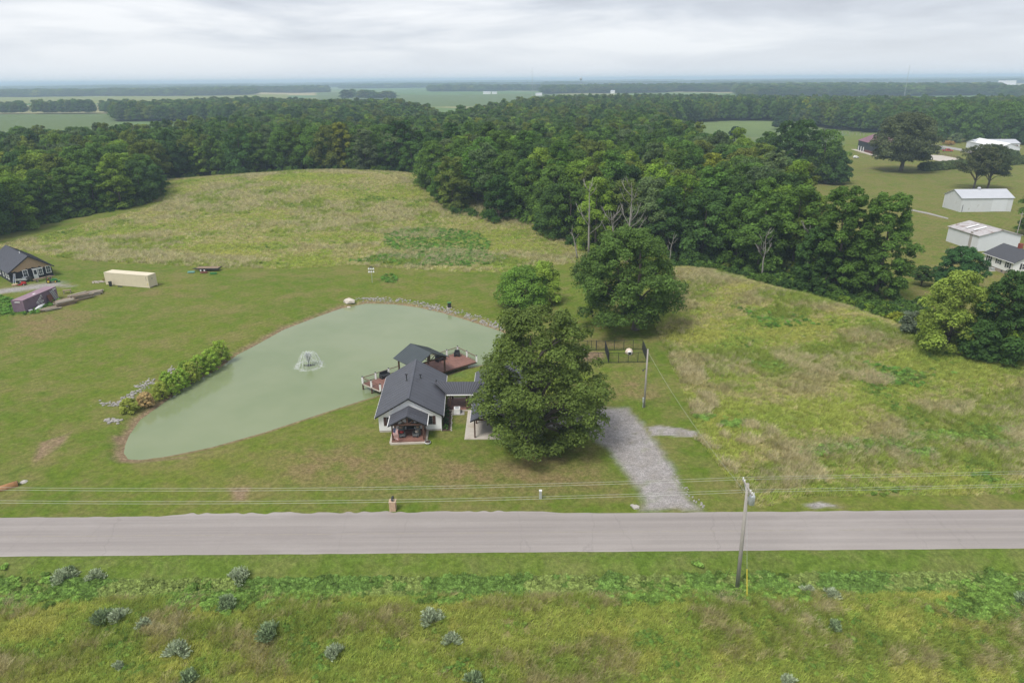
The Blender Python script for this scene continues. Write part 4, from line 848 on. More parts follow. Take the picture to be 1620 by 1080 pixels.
# ------------------------------------------------------------------ fountain and pond bits
fp = U(489, 578, WATER_Z); fo = empty('fountain', fp, 0, 'white water fountain spraying in the middle of the pond', 'fountain')
f_ = MB(); f_.lathe([(.35, -.05), (.45, .06), (.3, .16), (.08, .2), (.05, .34)], (0, 0, 0), 14); f_.b2(-.9, .9, -.09, .09, -.02, .1); f_.build('float', 'dark', fo)
def spray_mat():
    m, t, b = newmat('water_spray'); o = t.nodes['Material Output']; tr = t.nodes.new('ShaderNodeBsdfTransparent'); mx = t.nodes.new('ShaderNodeMixShader')
    b.inputs['Base Color'].default_value = (.85, .88, .86, 1); b.inputs['Roughness'].default_value = .6; mx.inputs[0].default_value = .26
    t.links.new(tr.outputs[0], mx.inputs[1]); t.links.new(b.outputs[0], mx.inputs[2]); t.links.new(mx.outputs[0], o.inputs[0]); return m
M['spray'] = spray_mat(); s_ = MB(); rs = random.Random(8)
for k in range(190):
    a = k*2.4; fall = k % 4 == 0; R1 = rs.uniform(1.4, 2.2) if fall else rs.uniform(.5, 1.7); hh = rs.uniform(1.7, 2.5); P = []
    for t in ((0, .2, .4, .55, .7, .85, 1.0) if fall else (0, .12, .25, .36, .46)): P.append((math.cos(a)*R1*t, math.sin(a)*R1*t, .3+hh*4*t*(1-t)*.9-.25*t))
    s_.tube(P, [.012+.022*i/len(P) for i in range(len(P))], 4)
s_.build('spray', 'spray', fo)['kind'] = 'stuff'
r_ = MB()
for k in range(420):
    a = rs.uniform(0, 6.283); q_ = rs.gauss(2.1, .28); c_ = (math.cos(a)*q_, math.sin(a)*q_); w_ = rs.uniform(.06, .2); r_.add([(c_[0]-w_, c_[1], .012), (c_[0], c_[1]-w_*.6, .012), (c_[0]+w_, c_[1], .02), (c_[0], c_[1]+w_*.6, .012)], [(0, 1, 2, 3)])
r_.build('foam_ring', 'spray', fo)['kind'] = 'stuff'
# stones: rip-rap as loose rocks
def rock_mesh(seed):
    import bmesh
    bm = bmesh.new(); bmesh.ops.create_icosphere(bm, subdivisions=1, radius=.5); r = random.Random(seed)
    for v in bm.verts: v.co = Vector((v.co.x*r.uniform(.8, 1.25), v.co.y*r.uniform(.7, 1.1), v.co.z*r.uniform(.5, .8)))
    me = bpy.data.meshes.new('rock_mesh'); bm.to_mesh(me); bm.free(); me.materials.append(M['rock']); return me
RK = [rock_mesh(k) for k in range(5)]
def riprap(name, band, n, seed, smin, smax, label=None):
    r = random.Random(seed); vs, fs = [], []
    mb = MB(); k_ = 0
    while k_ < n:
        a = r.random(); i_ = min(int(a*(len(band)-1)), len(band)-2); t = a*(len(band)-1)-i_; c_ = Vector(band[i_][:2]).lerp(Vector(band[i_+1][:2]), t); w_ = band[i_][2]*(1-t)+band[i_+1][2]*t
        x, y = c_[0]+r.gauss(0, 1)*w_*.4, c_[1]+r.gauss(0, 1)*w_*.4
        if vnoise(np.array([x]), np.array([y]), 1.7, 55)[0] < .38: k_ += .3; continue
        me = r.choice(RK); s = r.uniform(smin, smax)*r.choice((.7, 1, 1)); rot = Matrix.Rotation(r.uniform(0, 6.28), 3, 'Z'); z = H1(x, y)
        mb.add([rot @ (v.co*s)+Vector((x, y, z+s*.12)) for v in me.vertices], [tuple(p.vertices) for p in me.polygons]); k_ += 1
    return tag(mb.build(name, 'rockgrey'), kind='stuff')
def bandpx(pts, w_): return [(*G(a, b)[:2], w_) for a, b in pts]
riprap('riprap_rock', bandpx(((570,472),(600,473),(640,476),(680,484),(700,489),(725,496),(750,503),(775,512),(795,520)), 1.3), 560, 1, .2, .5)
riprap('riprap_rock', bandpx(((160,640),(190,642),(205,625),(225,610),(245,602),(270,582)), 1.6), 280, 2, .2, .5)
riprap('riprap_rock', bandpx(((168,664),(186,666)), .8), 40, 3, .25, .6)
riprap('riprap_rock', bandpx(((1060,745),(1085,775),(1100,790),(1120,808)), .5), 60, 4, .12, .3)
def boulder(px, py, s, label, m_='whiterock', name='boulder', seed=1):
    p = G(px, py); me = rock_mesh(seed+50).copy(); me.materials.clear(); me.materials.append(M[m_]); o = link_mesh(name, me); o.location = p+Vector((0, 0, s*.18)); o.scale = (s*1.3, s, s); return tag(o, label, 'rock')
boulder(553, 479, 2.0, 'large pale boulder at the back left corner of the pond'); boulder(552, 487, .7, 'small tan rock at water edge below the large boulder', seed=2)
boulder(1005, 803, .75, 'pale grey rock on the grass left of the driveway mouth', 'rock', seed=3); boulder(1001, 800, .45, 'smaller grey stone touching the rock by the driveway mouth', 'rock', seed=4)
pb = empty('utility_box', G(711, 487), .3, 'dark green utility box on the bank behind the pond', 'utility box'); q_ = MB(); q_.b2(-.32, .32, -.25, .25, .1, 1.1); q_.build('cabinet', 'dark', pb); q_ = MB(); q_.b2(-.38, .38, -.3, .3, 1.1, 1.18); q_.build('lid', 'green', pb); q_ = MB(); q_.b2(-.45, .45, -.4, .4, -.1, .1); q_.build('base', 'concrete', pb)
# bird-house pole
p = G(589, 447); mh = empty('birdhouse_pole', p, 0, 'tall thin pole topped with white gourd birdhouses behind the pond', 'birdhouse'); q_ = MB(); q_.tube([(0, 0, -.2), (0, 0, 3.7)], .05, 6); q_.build('pole', 'galv', mh)
q_ = MB(); q_.b2(-.6, .6, -.04, .04, 2.75, 2.83); q_.b2(-.6, .6, -.04, .04, 3.45, 3.53); q_.b2(-.3, .3, -.3, .3, 3.7, 3.76); q_.build('crossbar', 'dark', mh)
for sx in (-.5, 0, .5):
    for z in (2.5, 3.2): g_ = MB(); g_.lathe([(.03, -.2), (.19, -.1), (.22, 0), (.12, .16), (.04, .26)], (sx, -.06, z), 9); g_.build('gourd', 'white', mh, True)
# pond shrubs
PS = [((350,572), 4.6, 3.7, 'bright'), ((334,585), 4.2, 3.5, 'bright'), ((318,593), 4.2, 3.4, 'bright'), ((303,604), 3.8, 3.3, 'olive'), ((288,614), 3.8, 3.2, 'bright'), ((272,622), 3.8, 3.0, 'bright'), ((256,630), 3.2, 2.6, 'olive'), ((232,641), 3.2, 2.0, 'tan'), ((205,651), 3.2, 2.0, 'olive'), ((292,585), 2.4, 1.5, 'bright'), ((262,600), 2.2, 1.3, 'bright')]
SC = {'bright': (.30, .44, .075), 'olive': (.38, .46, .09), 'tan': (.50, .40, .19)}
for k, ((a, b), w_, h_, c_) in enumerate(PS):
    lab = 'tan dying willow shrub near the lower end of the pond row' if c_ == 'tan' else '%s willow shrub, %s from the upper right in the pond bank row' % ('yellow-green' if c_ == 'bright' else 'olive-yellow', ordn(k+1)) if k < 9 else ('low green shrub, %s one behind the pond willow row' % ('upper' if k == 9 else 'lower'))
    shrub('willow_shrub', a, b, w_, h_, vtint(tuple(v*1.12 for v in SC[c_]), rt, .05), lab, 200+k, 10000, .17, nb=60, br=(.12, .24), group='willow shrubs along the pond bank', asp=.4, up=.2)

# ------------------------------------------------------------------ dog kennel
kn = empty('dog_kennel', (15.6, 104.8, 0), 0, 'black wire panel dog kennel divided into two runs on the lawn', 'kennel')
def K(px, py): p = U(px, py); return Vector((p[0]-15.6, p[1]-104.8, 0))
FL, FM, FR, BL, BM, BR = K(895, 574), K(963, 574), K(1024, 573), K(900, 554), K(957, 554), K(1016, 553)
def panel(p, q):
    n_ = max(1, round((q-p).length/1.55))
    for k in range(n_):
        a, b = p.lerp(q, k/n_), p.lerp(q, (k+1)/n_); m_ = MB(); H_ = 1.75
        for z in (.06, H_): m_.bar(a+Vector((0, 0, z)), b+Vector((0, 0, z)), .05, .05)
        m_.bar(a+Vector((0, 0, 0)), a+Vector((0, 0, H_+.05)), .07, .07); m_.bar(b+Vector((0, 0, 0)), b+Vector((0, 0, H_+.05)), .05, .05)
        for j_ in range(1, 22): c_ = a.lerp(b, j_/22); m_.bar(c_+Vector((0, 0, .08)), c_+Vector((0, 0, H_)), .008, .008)
        for j_ in range(1, 9): m_.bar(a+Vector((0, 0, j_*.19)), b+Vector((0, 0, j_*.19)), .007, .007)
        m_.build('fence_panel', 'dark', kn)
for p, q in ((FL, FM), (FM, FR), (BL, BM), (BM, BR), (FM, BM), (FR, BR), (FL, BL)): panel(p, q)
gm = MB(); a = BL.lerp(BM, .62); gm.bar(a, a+Vector((0, 0, 1.8)), .08, .08); gm.bar(a+Vector((.9, 0, 0)), a+Vector((.9, 0, 1.8)), .08, .08); gm.build('gate_post', 'dark', kn)
def igloo(px, py, label):
    e_ = empty('dog_house', G(px, py), 0, label, 'dog house', 'igloo dog houses in the kennel'); m_ = MB(); m_.lathe([(.62, 0), (.66, .2), (.62, .45), (.48, .72), (.25, .88), (.02, .93)], (0, 0, 0), 16); m_.build('dome', 'creamcloth', e_, True)
    m_ = MB(); m_.tube([(0, -.85, .33), (0, -.3, .36)], [.34, .38], 14); m_.build('porch_ring', 'white', e_); m_ = MB(); m_.tube([(0, -.87, .31), (0, -.84, .31)], [.25, .25], 12); m_.build('doorway_shade', 'dark', e_)  # entrance is a solid dark disc, coloured as the shade inside the dome
igloo(995, 559, 'white igloo dog house in the grassy right kennel run'); igloo(921, 558, 'white igloo dog house by the oak in the dirt kennel run')

# ------------------------------------------------------------------ poles and wires
px0 = U(1168, 918); X0, Y0 = float(px0[0]), float(px0[1]); gz0 = H1(X0, Y0); PT = 10.35
up = empty('utility_pole', (X0, Y0, gz0), 0, 'weathered wooden utility pole with transformer beside the near road verge', 'utility pole', 'utility poles')
TP = PT-gz0; tx = -.32
q_ = MB(); q_.tube([(0, 0, -.5), (tx*.5, 0, TP*.5), (tx, 0, TP)], [.19, .165, .13], 9); q_.build('pole', 'polewood', up, True)
q_ = MB(); q_.b2(tx-.06, tx+.06, -1.25, 1.25, TP-.42, TP-.28); q_.build('crossarm', 'polewood', up)
for y in (1.15, .78, -.82, -1.17):
    q_ = MB(); q_.lathe([(.05, 0), (.07, .06), (.05, .1), (.07, .14), (.03, .2)], (tx, y, TP-.28), 8); q_.build('insulator', 'white', up, True)
for s_ in (-1, 1): q_ = MB(); q_.bar((tx, s_*.8, TP-.4), (tx+.02, s_*.08, TP-1.1), .04, .04); q_.build('arm_brace', 'galv', up)
tr = MB(); tr.lathe([(.24, 0), (.27, .03), (.27, .85), (.22, .95)], (tx+.48, -.1, TP-2.05), 14); to = tr.build('transformer', 'galv', up, True)
for s_ in (-.1, .12): q_ = MB(); q_.lathe([(.05, 0), (.06, .1), (.03, .25)], (tx+.48+s_, -.1, TP-1.1), 7); q_.build('bushing', 'white', to)
q_ = MB(); q_.bar((tx+.05, -.02, TP-1.5), (tx+.3, -.08, TP-1.5), .12, .3); q_.build('bracket', 'galv', up)
gy_ = U(1182, 946, 0); gq = Vector((float(gy_[0])-X0, float(gy_[1])-Y0, H1(gy_[0], gy_[1])-gz0))
q_ = MB(); q_.tube([(tx, -.1, TP-1.0), tuple(gq)], .012, 5); q_.build('guy_wire', 'galv', up)
dgu = Vector((tx, -.1, TP-1.0))-gq; q_ = MB(); q_.tube([tuple(gq+dgu*.015), tuple(gq+dgu*.29)], .045, 7); q_.build('guy_guard', 'yellowp', up)
for k, (yo, nm) in enumerate(((1.15, 'far outer'), (.78, 'far inner'), (-.82, 'near inner'), (-1.17, 'near outer'))):
    w_ = MB(); pts = []
    for x in np.linspace(-95, X0+tx, 40):
        t = (X0+tx-x)/(X0+tx+95); pts.append((x, Y0+yo, PT-.08+1.9*t-4*t*(1-t)*1.55))
    for x in np.linspace(X0+tx, 120, 34)[1:]:
        t = (x-X0-tx)/(120-X0-tx); pts.append((x, Y0+yo+.9*t, PT-.08+2.3*t-4*t*(1-t)*.45))
    w_.tube(pts, .011, 4); tag(w_.build('power_line', 'wire'), '%s power line strung along the road over the crossarm' % nm, 'cable', 'power lines along the road')
p2 = G(1019, 644); u2 = empty('utility_pole', p2, 0, 'slim grey service pole with meter box beside the gravel drive', 'utility pole', 'utility poles')
q_ = MB(); q_.tube([(0, 0, -.5), (-.02, 0, 4.5), (-.02, 0, 8.75)], [.15, .13, .10], 8); q_.build('pole', 'polewood', u2, True); q_ = MB(); q_.b2(-.30, -.12, -.2, .1, .8, 1.5); q_.b2(-.24, -.16, -.1, .0, 0, .8); q_.build('meter_box', 'galv', u2)
q_ = MB(); q_.bar((-.05, 0, 6.0), (-.5, -.1, 5.7), .05, .05); q_.lathe([(.12, 0), (.14, .1), (.05, .2)], (-.5, -.1, 5.6), 8); q_.build('yard_light', 'dark', u2)
w_ = MB(); P0 = Vector((X0+tx, Y0, PT-1.0)); P1 = Vector(p2)+Vector((0, 0, 8.4)); w_.tube([P0.lerp(P1, t)+Vector((0, 0, -4*t*(1-t)*.8)) for t in np.linspace(0, 1, 20)], .012, 4); tag(w_.build('service_wire', 'wire'), 'thin service cable from transformer pole to slim pole by drive', 'cable')
p3 = G(1610, 410); u3 = empty('utility_pole', U(1604, 388), 0, 'thin grey pole behind the white house by the right edge', 'utility pole', 'utility poles'); q_ = MB(); q_.tube([(0, 0, -.3), (.1, 0, 9)], [.12, .08], 7); q_.build('pole', 'polewood', u3); q_ = MB(); q_.b2(-.5, .6, -.05, .05, 8.4, 8.55); q_.build('crossarm', 'polewood', u3)
p4 = U(1464, 211); u4 = empty('utility_pole', (p4[0], p4[1], H1(p4[0], p4[1])), 0, 'distant pale pole with lamp at the right farm road', 'utility pole', 'utility poles'); q_ = MB(); q_.tube([(0, 0, -.3), (0, 0, 11)], [.25, .2], 7); q_.build('pole', 'galv', u4); q_ = MB(); q_.b2(.1, .9, -.2, .2, 9, 9.6); q_.build('lamp', 'white', u4)
# mailbox
mbx = empty('mailbox', G(622, 806), 0, 'black mailbox on a tan stone pillar beside the road', 'mailbox')
rr_ = random.Random(5); z = 0.0
core = MB(); core.b2(-.30, .30, -.30, .30, -.15, 1.08); core.build('pillar_core', 'mortar', mbx)
for c_ in range(5):
    for sx in range(3):
        x = -.33+(.02 if c_ % 2 else 0)+sx*.22; w_ = .205
        for y0, y1 in ((-.345, -.28), (.28, .345)): s_ = MB(); s_.b2(x, x+w_, y0-rr_.uniform(0, .02), y1, c_*.215+.01, c_*.215+.2); s_.build('stone', 'stone', mbx)
    for sy in range(2):
        for x0, x1 in ((-.34, -.28), (.28, .34)): s_ = MB(); s_.b2(x0, x1, -.27+sy*.275, -.005+sy*.275, c_*.215+.01, c_*.215+.2); s_.build('stone', 'stone', mbx)
cpx = MB(); cpx.b2(-.37, .37, -.37, .37, 1.08, 1.16); cpx.build('cap', 'stone', mbx)
q_ = MB(); q_.prism([(-.12, 1.3), (.12, 1.3), (.12, 1.46), (.07, 1.55), (-.07, 1.55), (-.12, 1.46)], -.3, .3); q_.build('box', 'dark', mbx); q_ = MB(); q_.b2(-.05, .05, -.05, .05, 1.16, 1.3); q_.build('stand', 'dark', mbx); q_ = MB(); q_.b2(.12, .15, .05, .1, 1.4, 1.75); q_.build('flag', 'dark', mbx)
mk = empty('marker_post', G(855, 788), 0, 'pale green cable marker post standing in the roadside grass', 'marker post'); q_ = MB(); q_.b2(-.14, .14, -.12, .12, -.1, .95); q_.build('post', 'galv', mk); q_ = MB(); q_.b2(-.16, .16, -.14, .14, .95, 1.05); q_.build('cap', 'white', mk)
cv = empty('culvert', G(14, 771), R(38), 'rusty half buried culvert pipe at the left edge of the verge', 'culvert'); q_ = MB(); q_.tube([(-4.5, 0, -.05), (-.6, 0, .08), (.9, .0, .12)], [.42, .42, .44], 14); q_.build('pipe', 'orangemetal', cv, True)
q_ = MB(); q_.tube([(.86, 0, .12), (.93, 0, .12)], [.36, .36], 12); q_.build('mouth', 'dark', cv); q_ = MB(); q_.lathe([(.4, -.2), (.42, .05), (.2, .18)], (1.45, .3, 0), 7); q_.build('stone', 'rock', cv)  # solid dark disc over the capped pipe paints the shade inside its mouth

# ------------------------------------------------------------------ left homestead
c0, c1 = U(237, 456), U(172, 450.5); dv = Vector((c1[0]-c0[0], c1[1]-c0[1])); an = math.atan2(dv.y, dv.x)
def container(loc, rz, L, W_, H_, paint, roofp, label, ribs=True):
    e_ = empty('shipping_container', loc, rz, label, 'shipping container'); b_ = MB(); b_.b2(.04, L-.04, -W_+.04, -.04, .15, H_-.05); b_.build('body', paint, e_)
    rb = MB(); n_ = int(L/.28)
    for k in range(n_):
        x = .18+k*(L-.36)/(n_-1)
        for y in (-.03, -W_+.03): rb.b2(x-.07, x+.07, y-.02, y+.02, .22, H_-.14)
    for k in range(7):
        y = -.2-k*(W_-.4)/6
        for x in (.03, L-.03): rb.b2(x-.02, x+.02, y-.06, y+.06, .22, H_-.14)
    rb.build('corrugation', paint, e_)['kind'] = 'stuff'
    t_ = MB(); t_.b2(0.02, L-.02, -W_+.02, -.02, H_-.05, H_); t_.build('roof', roofp, e_)
    fr = MB()
    for x in (.06, L-.06):
        for y in (-.06, -W_+.06): fr.b2(x-.07, x+.07, y-.07, y+.07, 0, H_+.01)
    for y in (-.03, -W_+.03): fr.b2(0, L, y-.04, y+.04, .08, .2); fr.b2(0, L, y-.04, y+.04, H_-.1, H_+.012)
    fr.build('frame', paint, e_); return e_
# local +x runs along the length, local -y..0 is the width
cc = container((c0[0], c0[1], 0), an, 12.0, 2.44, 2.9, 'cream', 'cream', 'long cream shipping container on the lawn left of the pond')
dl = MB(); dl.b2(.25, .45, -.0, .012, .75, 1.0); dl.build('warning_sticker', 'yellowp', cc)
for k in range(4): q_ = MB(); q_.b2(.5, .6, .0, .012, 1.7+k*.25, 1.82+k*.25); q_.build('marking', 'dark', cc)
q_ = MB(); q_.b2(-.03, -.005, -1.25, -1.05, 1.9, 2.1); q_.build('lock_box', 'dark', cc)
bn = empty('trash_can', G(176, 452), .2, 'dark trash can standing against the cream container', 'trash can'); q_ = MB(); q_.lathe([(.3, 0), (.36, .95), (.38, 1.0)], (0, -.3, 0), 12); q_.build('bin', 'dark', bn); q_ = MB(); q_.lathe([(.4, 1.0), (.36, 1.08), (.02, 1.12)], (0, -.3, 0), 12); q_.build('lid', 'dark', bn)
for k, (a, b, lab) in enumerate(((188, 453.5, 'small dark clutter pile left end below the cream container wall'), (192, 454, 'small dark clutter pile right end below the cream container wall'))):
    o = boulder(a, b, .5, lab, 'dark', 'scrap_pile', 6+k); o['category'] = 'scrap'
q0, q1 = U(41, 495), U(91, 472.5); dv = Vector((q1[0]-q0[0], q1[1]-q0[1])); an2 = math.atan2(dv.y, dv.x)
# length axis along +x from near-right corner; width to +y (left): mirror by using -W..0 from the far side
off_ = Vector((-math.sin(an2), math.cos(an2), 0))*2.44
pcn = container(Vector((q0[0], q0[1], 0))+off_, an2, 9.9, 2.44, 2.6, 'purple', 'purpleroof', 'faded purple shipping container with white mountain emblem on its side')
lg = MB()
def stroke(pts, w_=.07):
    for a, b in zip(pts[:-1], pts[1:]): lg.bar((a[0], -2.47, a[1]), (b[0], -2.47, b[1]), .02, w_)
stroke([(3.4, .95), (4.6, 1.75), (5.15, 2.25), (5.2, 1.9), (5.35, 1.65)], .09); stroke([(4.3, 1.5), (4.55, 1.3), (4.8, 1.75), (5.0, 1.4)], .07)
for k, g in enumerate((((0, .4), (.2, .4)), ((.1, .4), (.1, 0)), ((.33, 0), (.33, .4), (.5, .3), (.35, .2), (.52, 0)), ((.68, 0), (.68, .4)), ((.8, .4), (1.05, .4)), ((.92, .4), (.92, 0)), ((1.2, 0), (1.2, .4), (1.42, .4), (1.42, 0), (1.2, 0)), ((1.58, 0), (1.58, .4), (1.8, 0), (1.8, .4)))): stroke([(3.45+a*1.1, .72+b) for a, b in g], .07)
stroke([(3.7, .55), (4.4, .55)], .08); stroke([(4.6, .55), (5.2, .55)], .08)
lg.build('emblem', 'white', pcn)
q_ = MB(); q_.b2(-.012, .0, -1.8, -.7, 2.15, 2.3); q_.build('number_strip', 'white', pcn); q_ = MB(); q_.b2(4.2, 5.0, -1.6, -1.3, 2.6, 2.615); q_.build('roof_patch', 'white', pcn); q_ = MB(); q_.b2(8.7, 9.7, -2.475, -2.45, 2.15, 2.35); q_.build('number_strip', 'white', pcn)
def pw(lx, ly, lz=0.0): return Matrix.Translation(Vector((q0[0], q0[1], 0))+off_) @ Matrix.Rotation(an2, 4, 'Z') @ Vector((lx, ly, lz))
ru = empty('rusty_panel', pw(6.9, -2.95), an2, 'rusty sheet panels leaning on the purple container', 'scrap metal'); q_ = MB()
for k in range(4): q_.box((k*.32-.3, .12, .85), (.3, .05, 1.7), 0, 0, Matrix.Rotation(R(-14+k), 3, 'X'))
q_.build('sheet', 'rust', ru)
for k, x in enumerate((8.0, 8.6)):
    ld = empty('pole_frame', pw(x, -3.3), an2, ['grey pole frame leaning on the purple container', 'pale ladder leaning at the far end of the purple container'][k], 'ladder'); q_ = MB(); q_.bar((0, 0, 0), (-.3, .75, 2.3), .07, .07); q_.bar((.4, 0, 0), (.1, .75, 2.3), .07, .07); q_.build('side_rail', 'galv', ld); q_ = MB()
    for j_ in range(1, 7): t = j_/7; q_.bar((-.3*t, .75*t, 2.3*t), (.4-.3*t, .75*t, 2.3*t), .05, .05)
    q_.build('rung', 'galv', ld)
kb = empty('boat', pw(2.9, -3.3), an2+.15, 'slim white boat hull lying in grass beside the purple container', 'boat'); q_ = MB(); q_.tube([(-1.7, 0, .35), (-.9, 0, .3), (0, 0, .3), (1, 0, .32), (2.0, 0, .45)], [.06, .3, .36, .28, .04], 10); q_.build('hull', 'white', kb, True); q_ = MB(); q_.b2(-1.2, .9, -.26, -.08, .1, .3); q_.build('cradle', 'dark', kb)
wt = empty('white_tub', pw(.8, -2.9), 0, 'small white tub by the near corner of the purple container', 'tub'); q_ = MB(); q_.lathe([(.3, 0), (.4, .4), (.36, .42), (.3, .2)], (0, 0, 0), 10); q_.build('basin', 'white', wt)
# lumber piles
def lumber(px, py, rz, n, L, W_, layers, label, mt=('lumber', 'lumber2')):
    e_ = empty('lumber_pile', G(px, py), rz, label, 'lumber pile', 'lumber piles on the grass'); r = random.Random(px)
    meshes = []
    for m_ in mt:
        b_ = MB(); b_.b2(-.5, .5, -.5, .5, -.5, .5); o = b_.build('tmp', m_); meshes.append(o.data); bpy.data.objects.remove(o)
    for l in range(layers):
        for k in range(n):
            o = link_mesh('plank', r.choice(meshes), e_); o.scale = (L*.8*r.uniform(.65, 1.0), W_/n*.85, .2); o.location = (r.uniform(-.1, .1)*L, -W_/2+(k+.5)*W_/n, (.1+l*.23+r.uniform(-.02, .16))); o.rotation_euler = (r.uniform(-.08, .08), r.uniform(-.02, .02), r.uniform(-.13, .13))
    return e_
la = R(52)
lumber(105, 481, la, 7, 4.6, 2.5, 4, 'middle grey lumber pile beside the purple container', ); lumber(129, 473, la, 7, 5.2, 2.3, 5, 'tallest grey-brown lumber pile farther back on the grass'); lumber(143, 467, la-.15, 6, 6.2, 2.2, 3, 'long grey lumber stack at the far end'); lumber(80, 490, la-.1, 6, 4.6, 1.9, 2, 'low brown plank heap nearest to the camera', ('lumber2', 'lumber')); lumber(152, 463, la-.6, 3, 4.2, 1.3, 2, 'loose planks splayed at the right tip of the lumber')
pt = empty('wooden_table', G(107, 464), .4, 'small rough wooden table behind the lumber piles', 'table'); q_ = MB(); q_.b2(-.8, .8, -.45, .45, .68, .76); q_.build('tabletop', 'lumber2', pt)
for sx in (-.65, .65):
    for y in (-.35, .35): q_ = MB(); q_.b2(sx-.05, sx+.05, y-.05, y+.05, 0, .68); q_.build('leg', 'lumber', pt)
pl = empty('pallet_scrap', G(155, 446.5), .3, 'weathered pallet boards on the grass left of the cream container', 'pallet'); 
for k in range(6): q_ = MB(); q_.box((k*.42-1, (k % 2)*.2, .08), (.32, 2.0+.3*(k % 3), .07), .25+.1*k); q_.build('plank', 'lumber', pl)
q_ = MB(); q_.box((1.6, .5, .5), (1.4, .15, .12), .2); q_.box((1.1, .4, .25), (.1, .1, .5)); q_.box((2.1, .6, .25), (.1, .1, .5)); q_.build('sawhorse', 'rust', pl)
# black barn house
g0, g1 = U(18.8, 448), U(85, 436); gd_ = Vector((g1[0]-g0[0], g1[1]-g0[1])); GA = math.atan2(gd_.y, gd_.x); GWd = gd_.length
bb = empty('black_house', (g0[0], g0[1], 0), GA, 'black sided house with raw pine gable at the left edge', 'house')
BL_ = 17.0; BE, BR_ = 2.75, 5.7; hw = GWd/2
q_ = MB(); q_.prism([(0, 0), (GWd, 0), (GWd, BE), (hw, BR_-.15), (0, BE)], 0, BL_); q_.build('wall', 'blackboard', bb)
rb_ = random.Random(4); nbp = 36; pls = []
for m_ in range(2):
    b_ = MB(); b_.b2(-.5, .5, -.5, .5, 0, 1); o = b_.build('tmp', 'rawboard'); pls.append(o.data); bpy.data.objects.remove(o)
for k in range(nbp):
    x = (k+.5)*GWd/nbp; top = BE+(BR_-.15-BE)*(1-abs(x-hw)/hw)-.04; bot = 2.55-.25*rb_.random()+(.35 if 3.3 < x < 6.3 else 0)-(.35 if x > 7.6 else 0)
    bot = min(bot, top-.1); o = link_mesh('board', pls[k % 2], bb); o.scale = (GWd/nbp*.93, .05, top-bot); o.location = (x, -.03-.008*(k % 2), bot)
sl_ = (BR_-BE)/hw
for sx in (-1, 1):
    xe = hw+sx*(hw+.45); ze = BR_-sl_*(hw+.45); A = (hw, -.5, BR_); B = (hw, BL_+.4, BR_); C = (xe, BL_+.4, ze); D = (xe, -.5, ze)
    q_ = MB(); q_.slab(A, B, C, D, .1); o_ = q_.build('roof', 'roof', bb); q_ = MB(); q_.ribs(A, B, C, D, 36, .04, .025); q_.build('seam', 'roof', o_)['kind'] = 'stuff'
    q_ = MB(); q_.bar((hw, -.52, BR_-.14), (xe, -.52, ze-.14), .05, .22); q_.build('fascia', 'roof_trim', bb)
q_ = MB(); q_.tube([(hw-.3, 4.5, BR_-.1), (hw-.3, 4.5, BR_+.35)], .1, 7); q_.build('vent_pipe', 'white', bb)
def bwin(parent, c, wid, hgt_, face, n=2, fm='white'):
    m_ = MB(); p_ = MB(); x, y, z = c; w2, h2 = wid/2, hgt_/2
    def bx(mb_, a0, a1, z0, z1, d):
        if face == 'y': mb_.b2(x+a0, x+a1, y-d, y, z+z0, z+z1)
        elif face == '-x': mb_.b2(x-d, x, y+a0, y+a1, z+z0, z+z1)
        elif face == '+x': mb_.b2(x, x+d, y+a0, y+a1, z+z0, z+z1)
    t = .12
    bx(m_, -w2, w2, h2-t, h2, .07); bx(m_, -w2, w2, -h2, -h2+t, .07); bx(m_, -w2, -w2+t, -h2+t, h2-t, .07); bx(m_, w2-t, w2, -h2+t, h2-t, .07); bx(m_, -w2+t, w2-t, -.03, .03, .06)
    if n > 1: bx(m_, -.02, .02, -h2+t, -.03, .05); bx(m_, -.02, .02, .03, h2-t, .05)
    bx(p_, -w2+t, w2-t, -h2+t, h2-t, .025); o = m_.build('window', fm, parent); p_.build('pane', 'glass', o); return o
for x in (3.05, 7.75): bwin(bb, (x, -.05, 1.7 if x < 5 else 1.75), 1.05, 1.7, 'y')
q_ = MB(); q_.b2(4.55, 5.5, -.1, 0, .05, 2.3); dr = q_.build('door', 'white', bb); q_ = MB(); q_.b2(4.75, 5.3, -.12, -.1, 1.1, 2.1); q_.build('pane', 'glass', dr)
bwin(bb, (6.1, -.05, 1.55), .95, 1.6, 'y'); q_ = MB(); q_.b2(4.4, 6.75, -.09, -.01, 2.32, 2.5); q_.build('lintel', 'white', bb)
for y in (1.4, 3.2, 5.5, 8.5): bwin(bb, (0, y, 1.5), .95, 1.7, '-x')
# tractor etc.
def wheel(parent, c, r_, w_, rim, name='wheel'):
    m_ = MB(); m_.tube([(c[0]-w_/2, c[1], c[2]), (c[0]+w_/2, c[1], c[2])], r_, 14); o = m_.build(name, 'rubber', parent); m_ = MB(); m_.tube([(c[0]-w_/2-.02, c[1], c[2]), (c[0]+w_/2+.02, c[1], c[2])], r_*.55, 10); m_.build('rim', rim, o)
tk = empty('tractor', G(82, 447), R(112), 'small green tractor with yellow wheels parked before the black house', 'tractor')
q_ = MB(); q_.prismx([(-1.5, .55), (-.2, .55), (-.2, 1.15), (-.4, 1.2), (-1.4, 1.05), (-1.55, .9)], -.32, .32); q_.build('hood', 'green', tk)
q_ = MB(); q_.b2(-.45, .45, -.2, 1.0, .45, .75); q_.b2(-.75, -.45, .1, 1.1, .8, .95); q_.b2(.45, .75, .1, 1.1, .8, .95); q_.build('chassis', 'green', tk); q_ = MB(); q_.b2(-.25, .25, .4, .9, .8, .95); q_.b2(-.25, .25, .85, .97, .95, 1.35); q_.build('seat', 'red', tk); q_ = MB()
for sx in (-.45, .45): q_.b2(sx-.04, sx+.04, 1.0, 1.1, .75, 2.0)
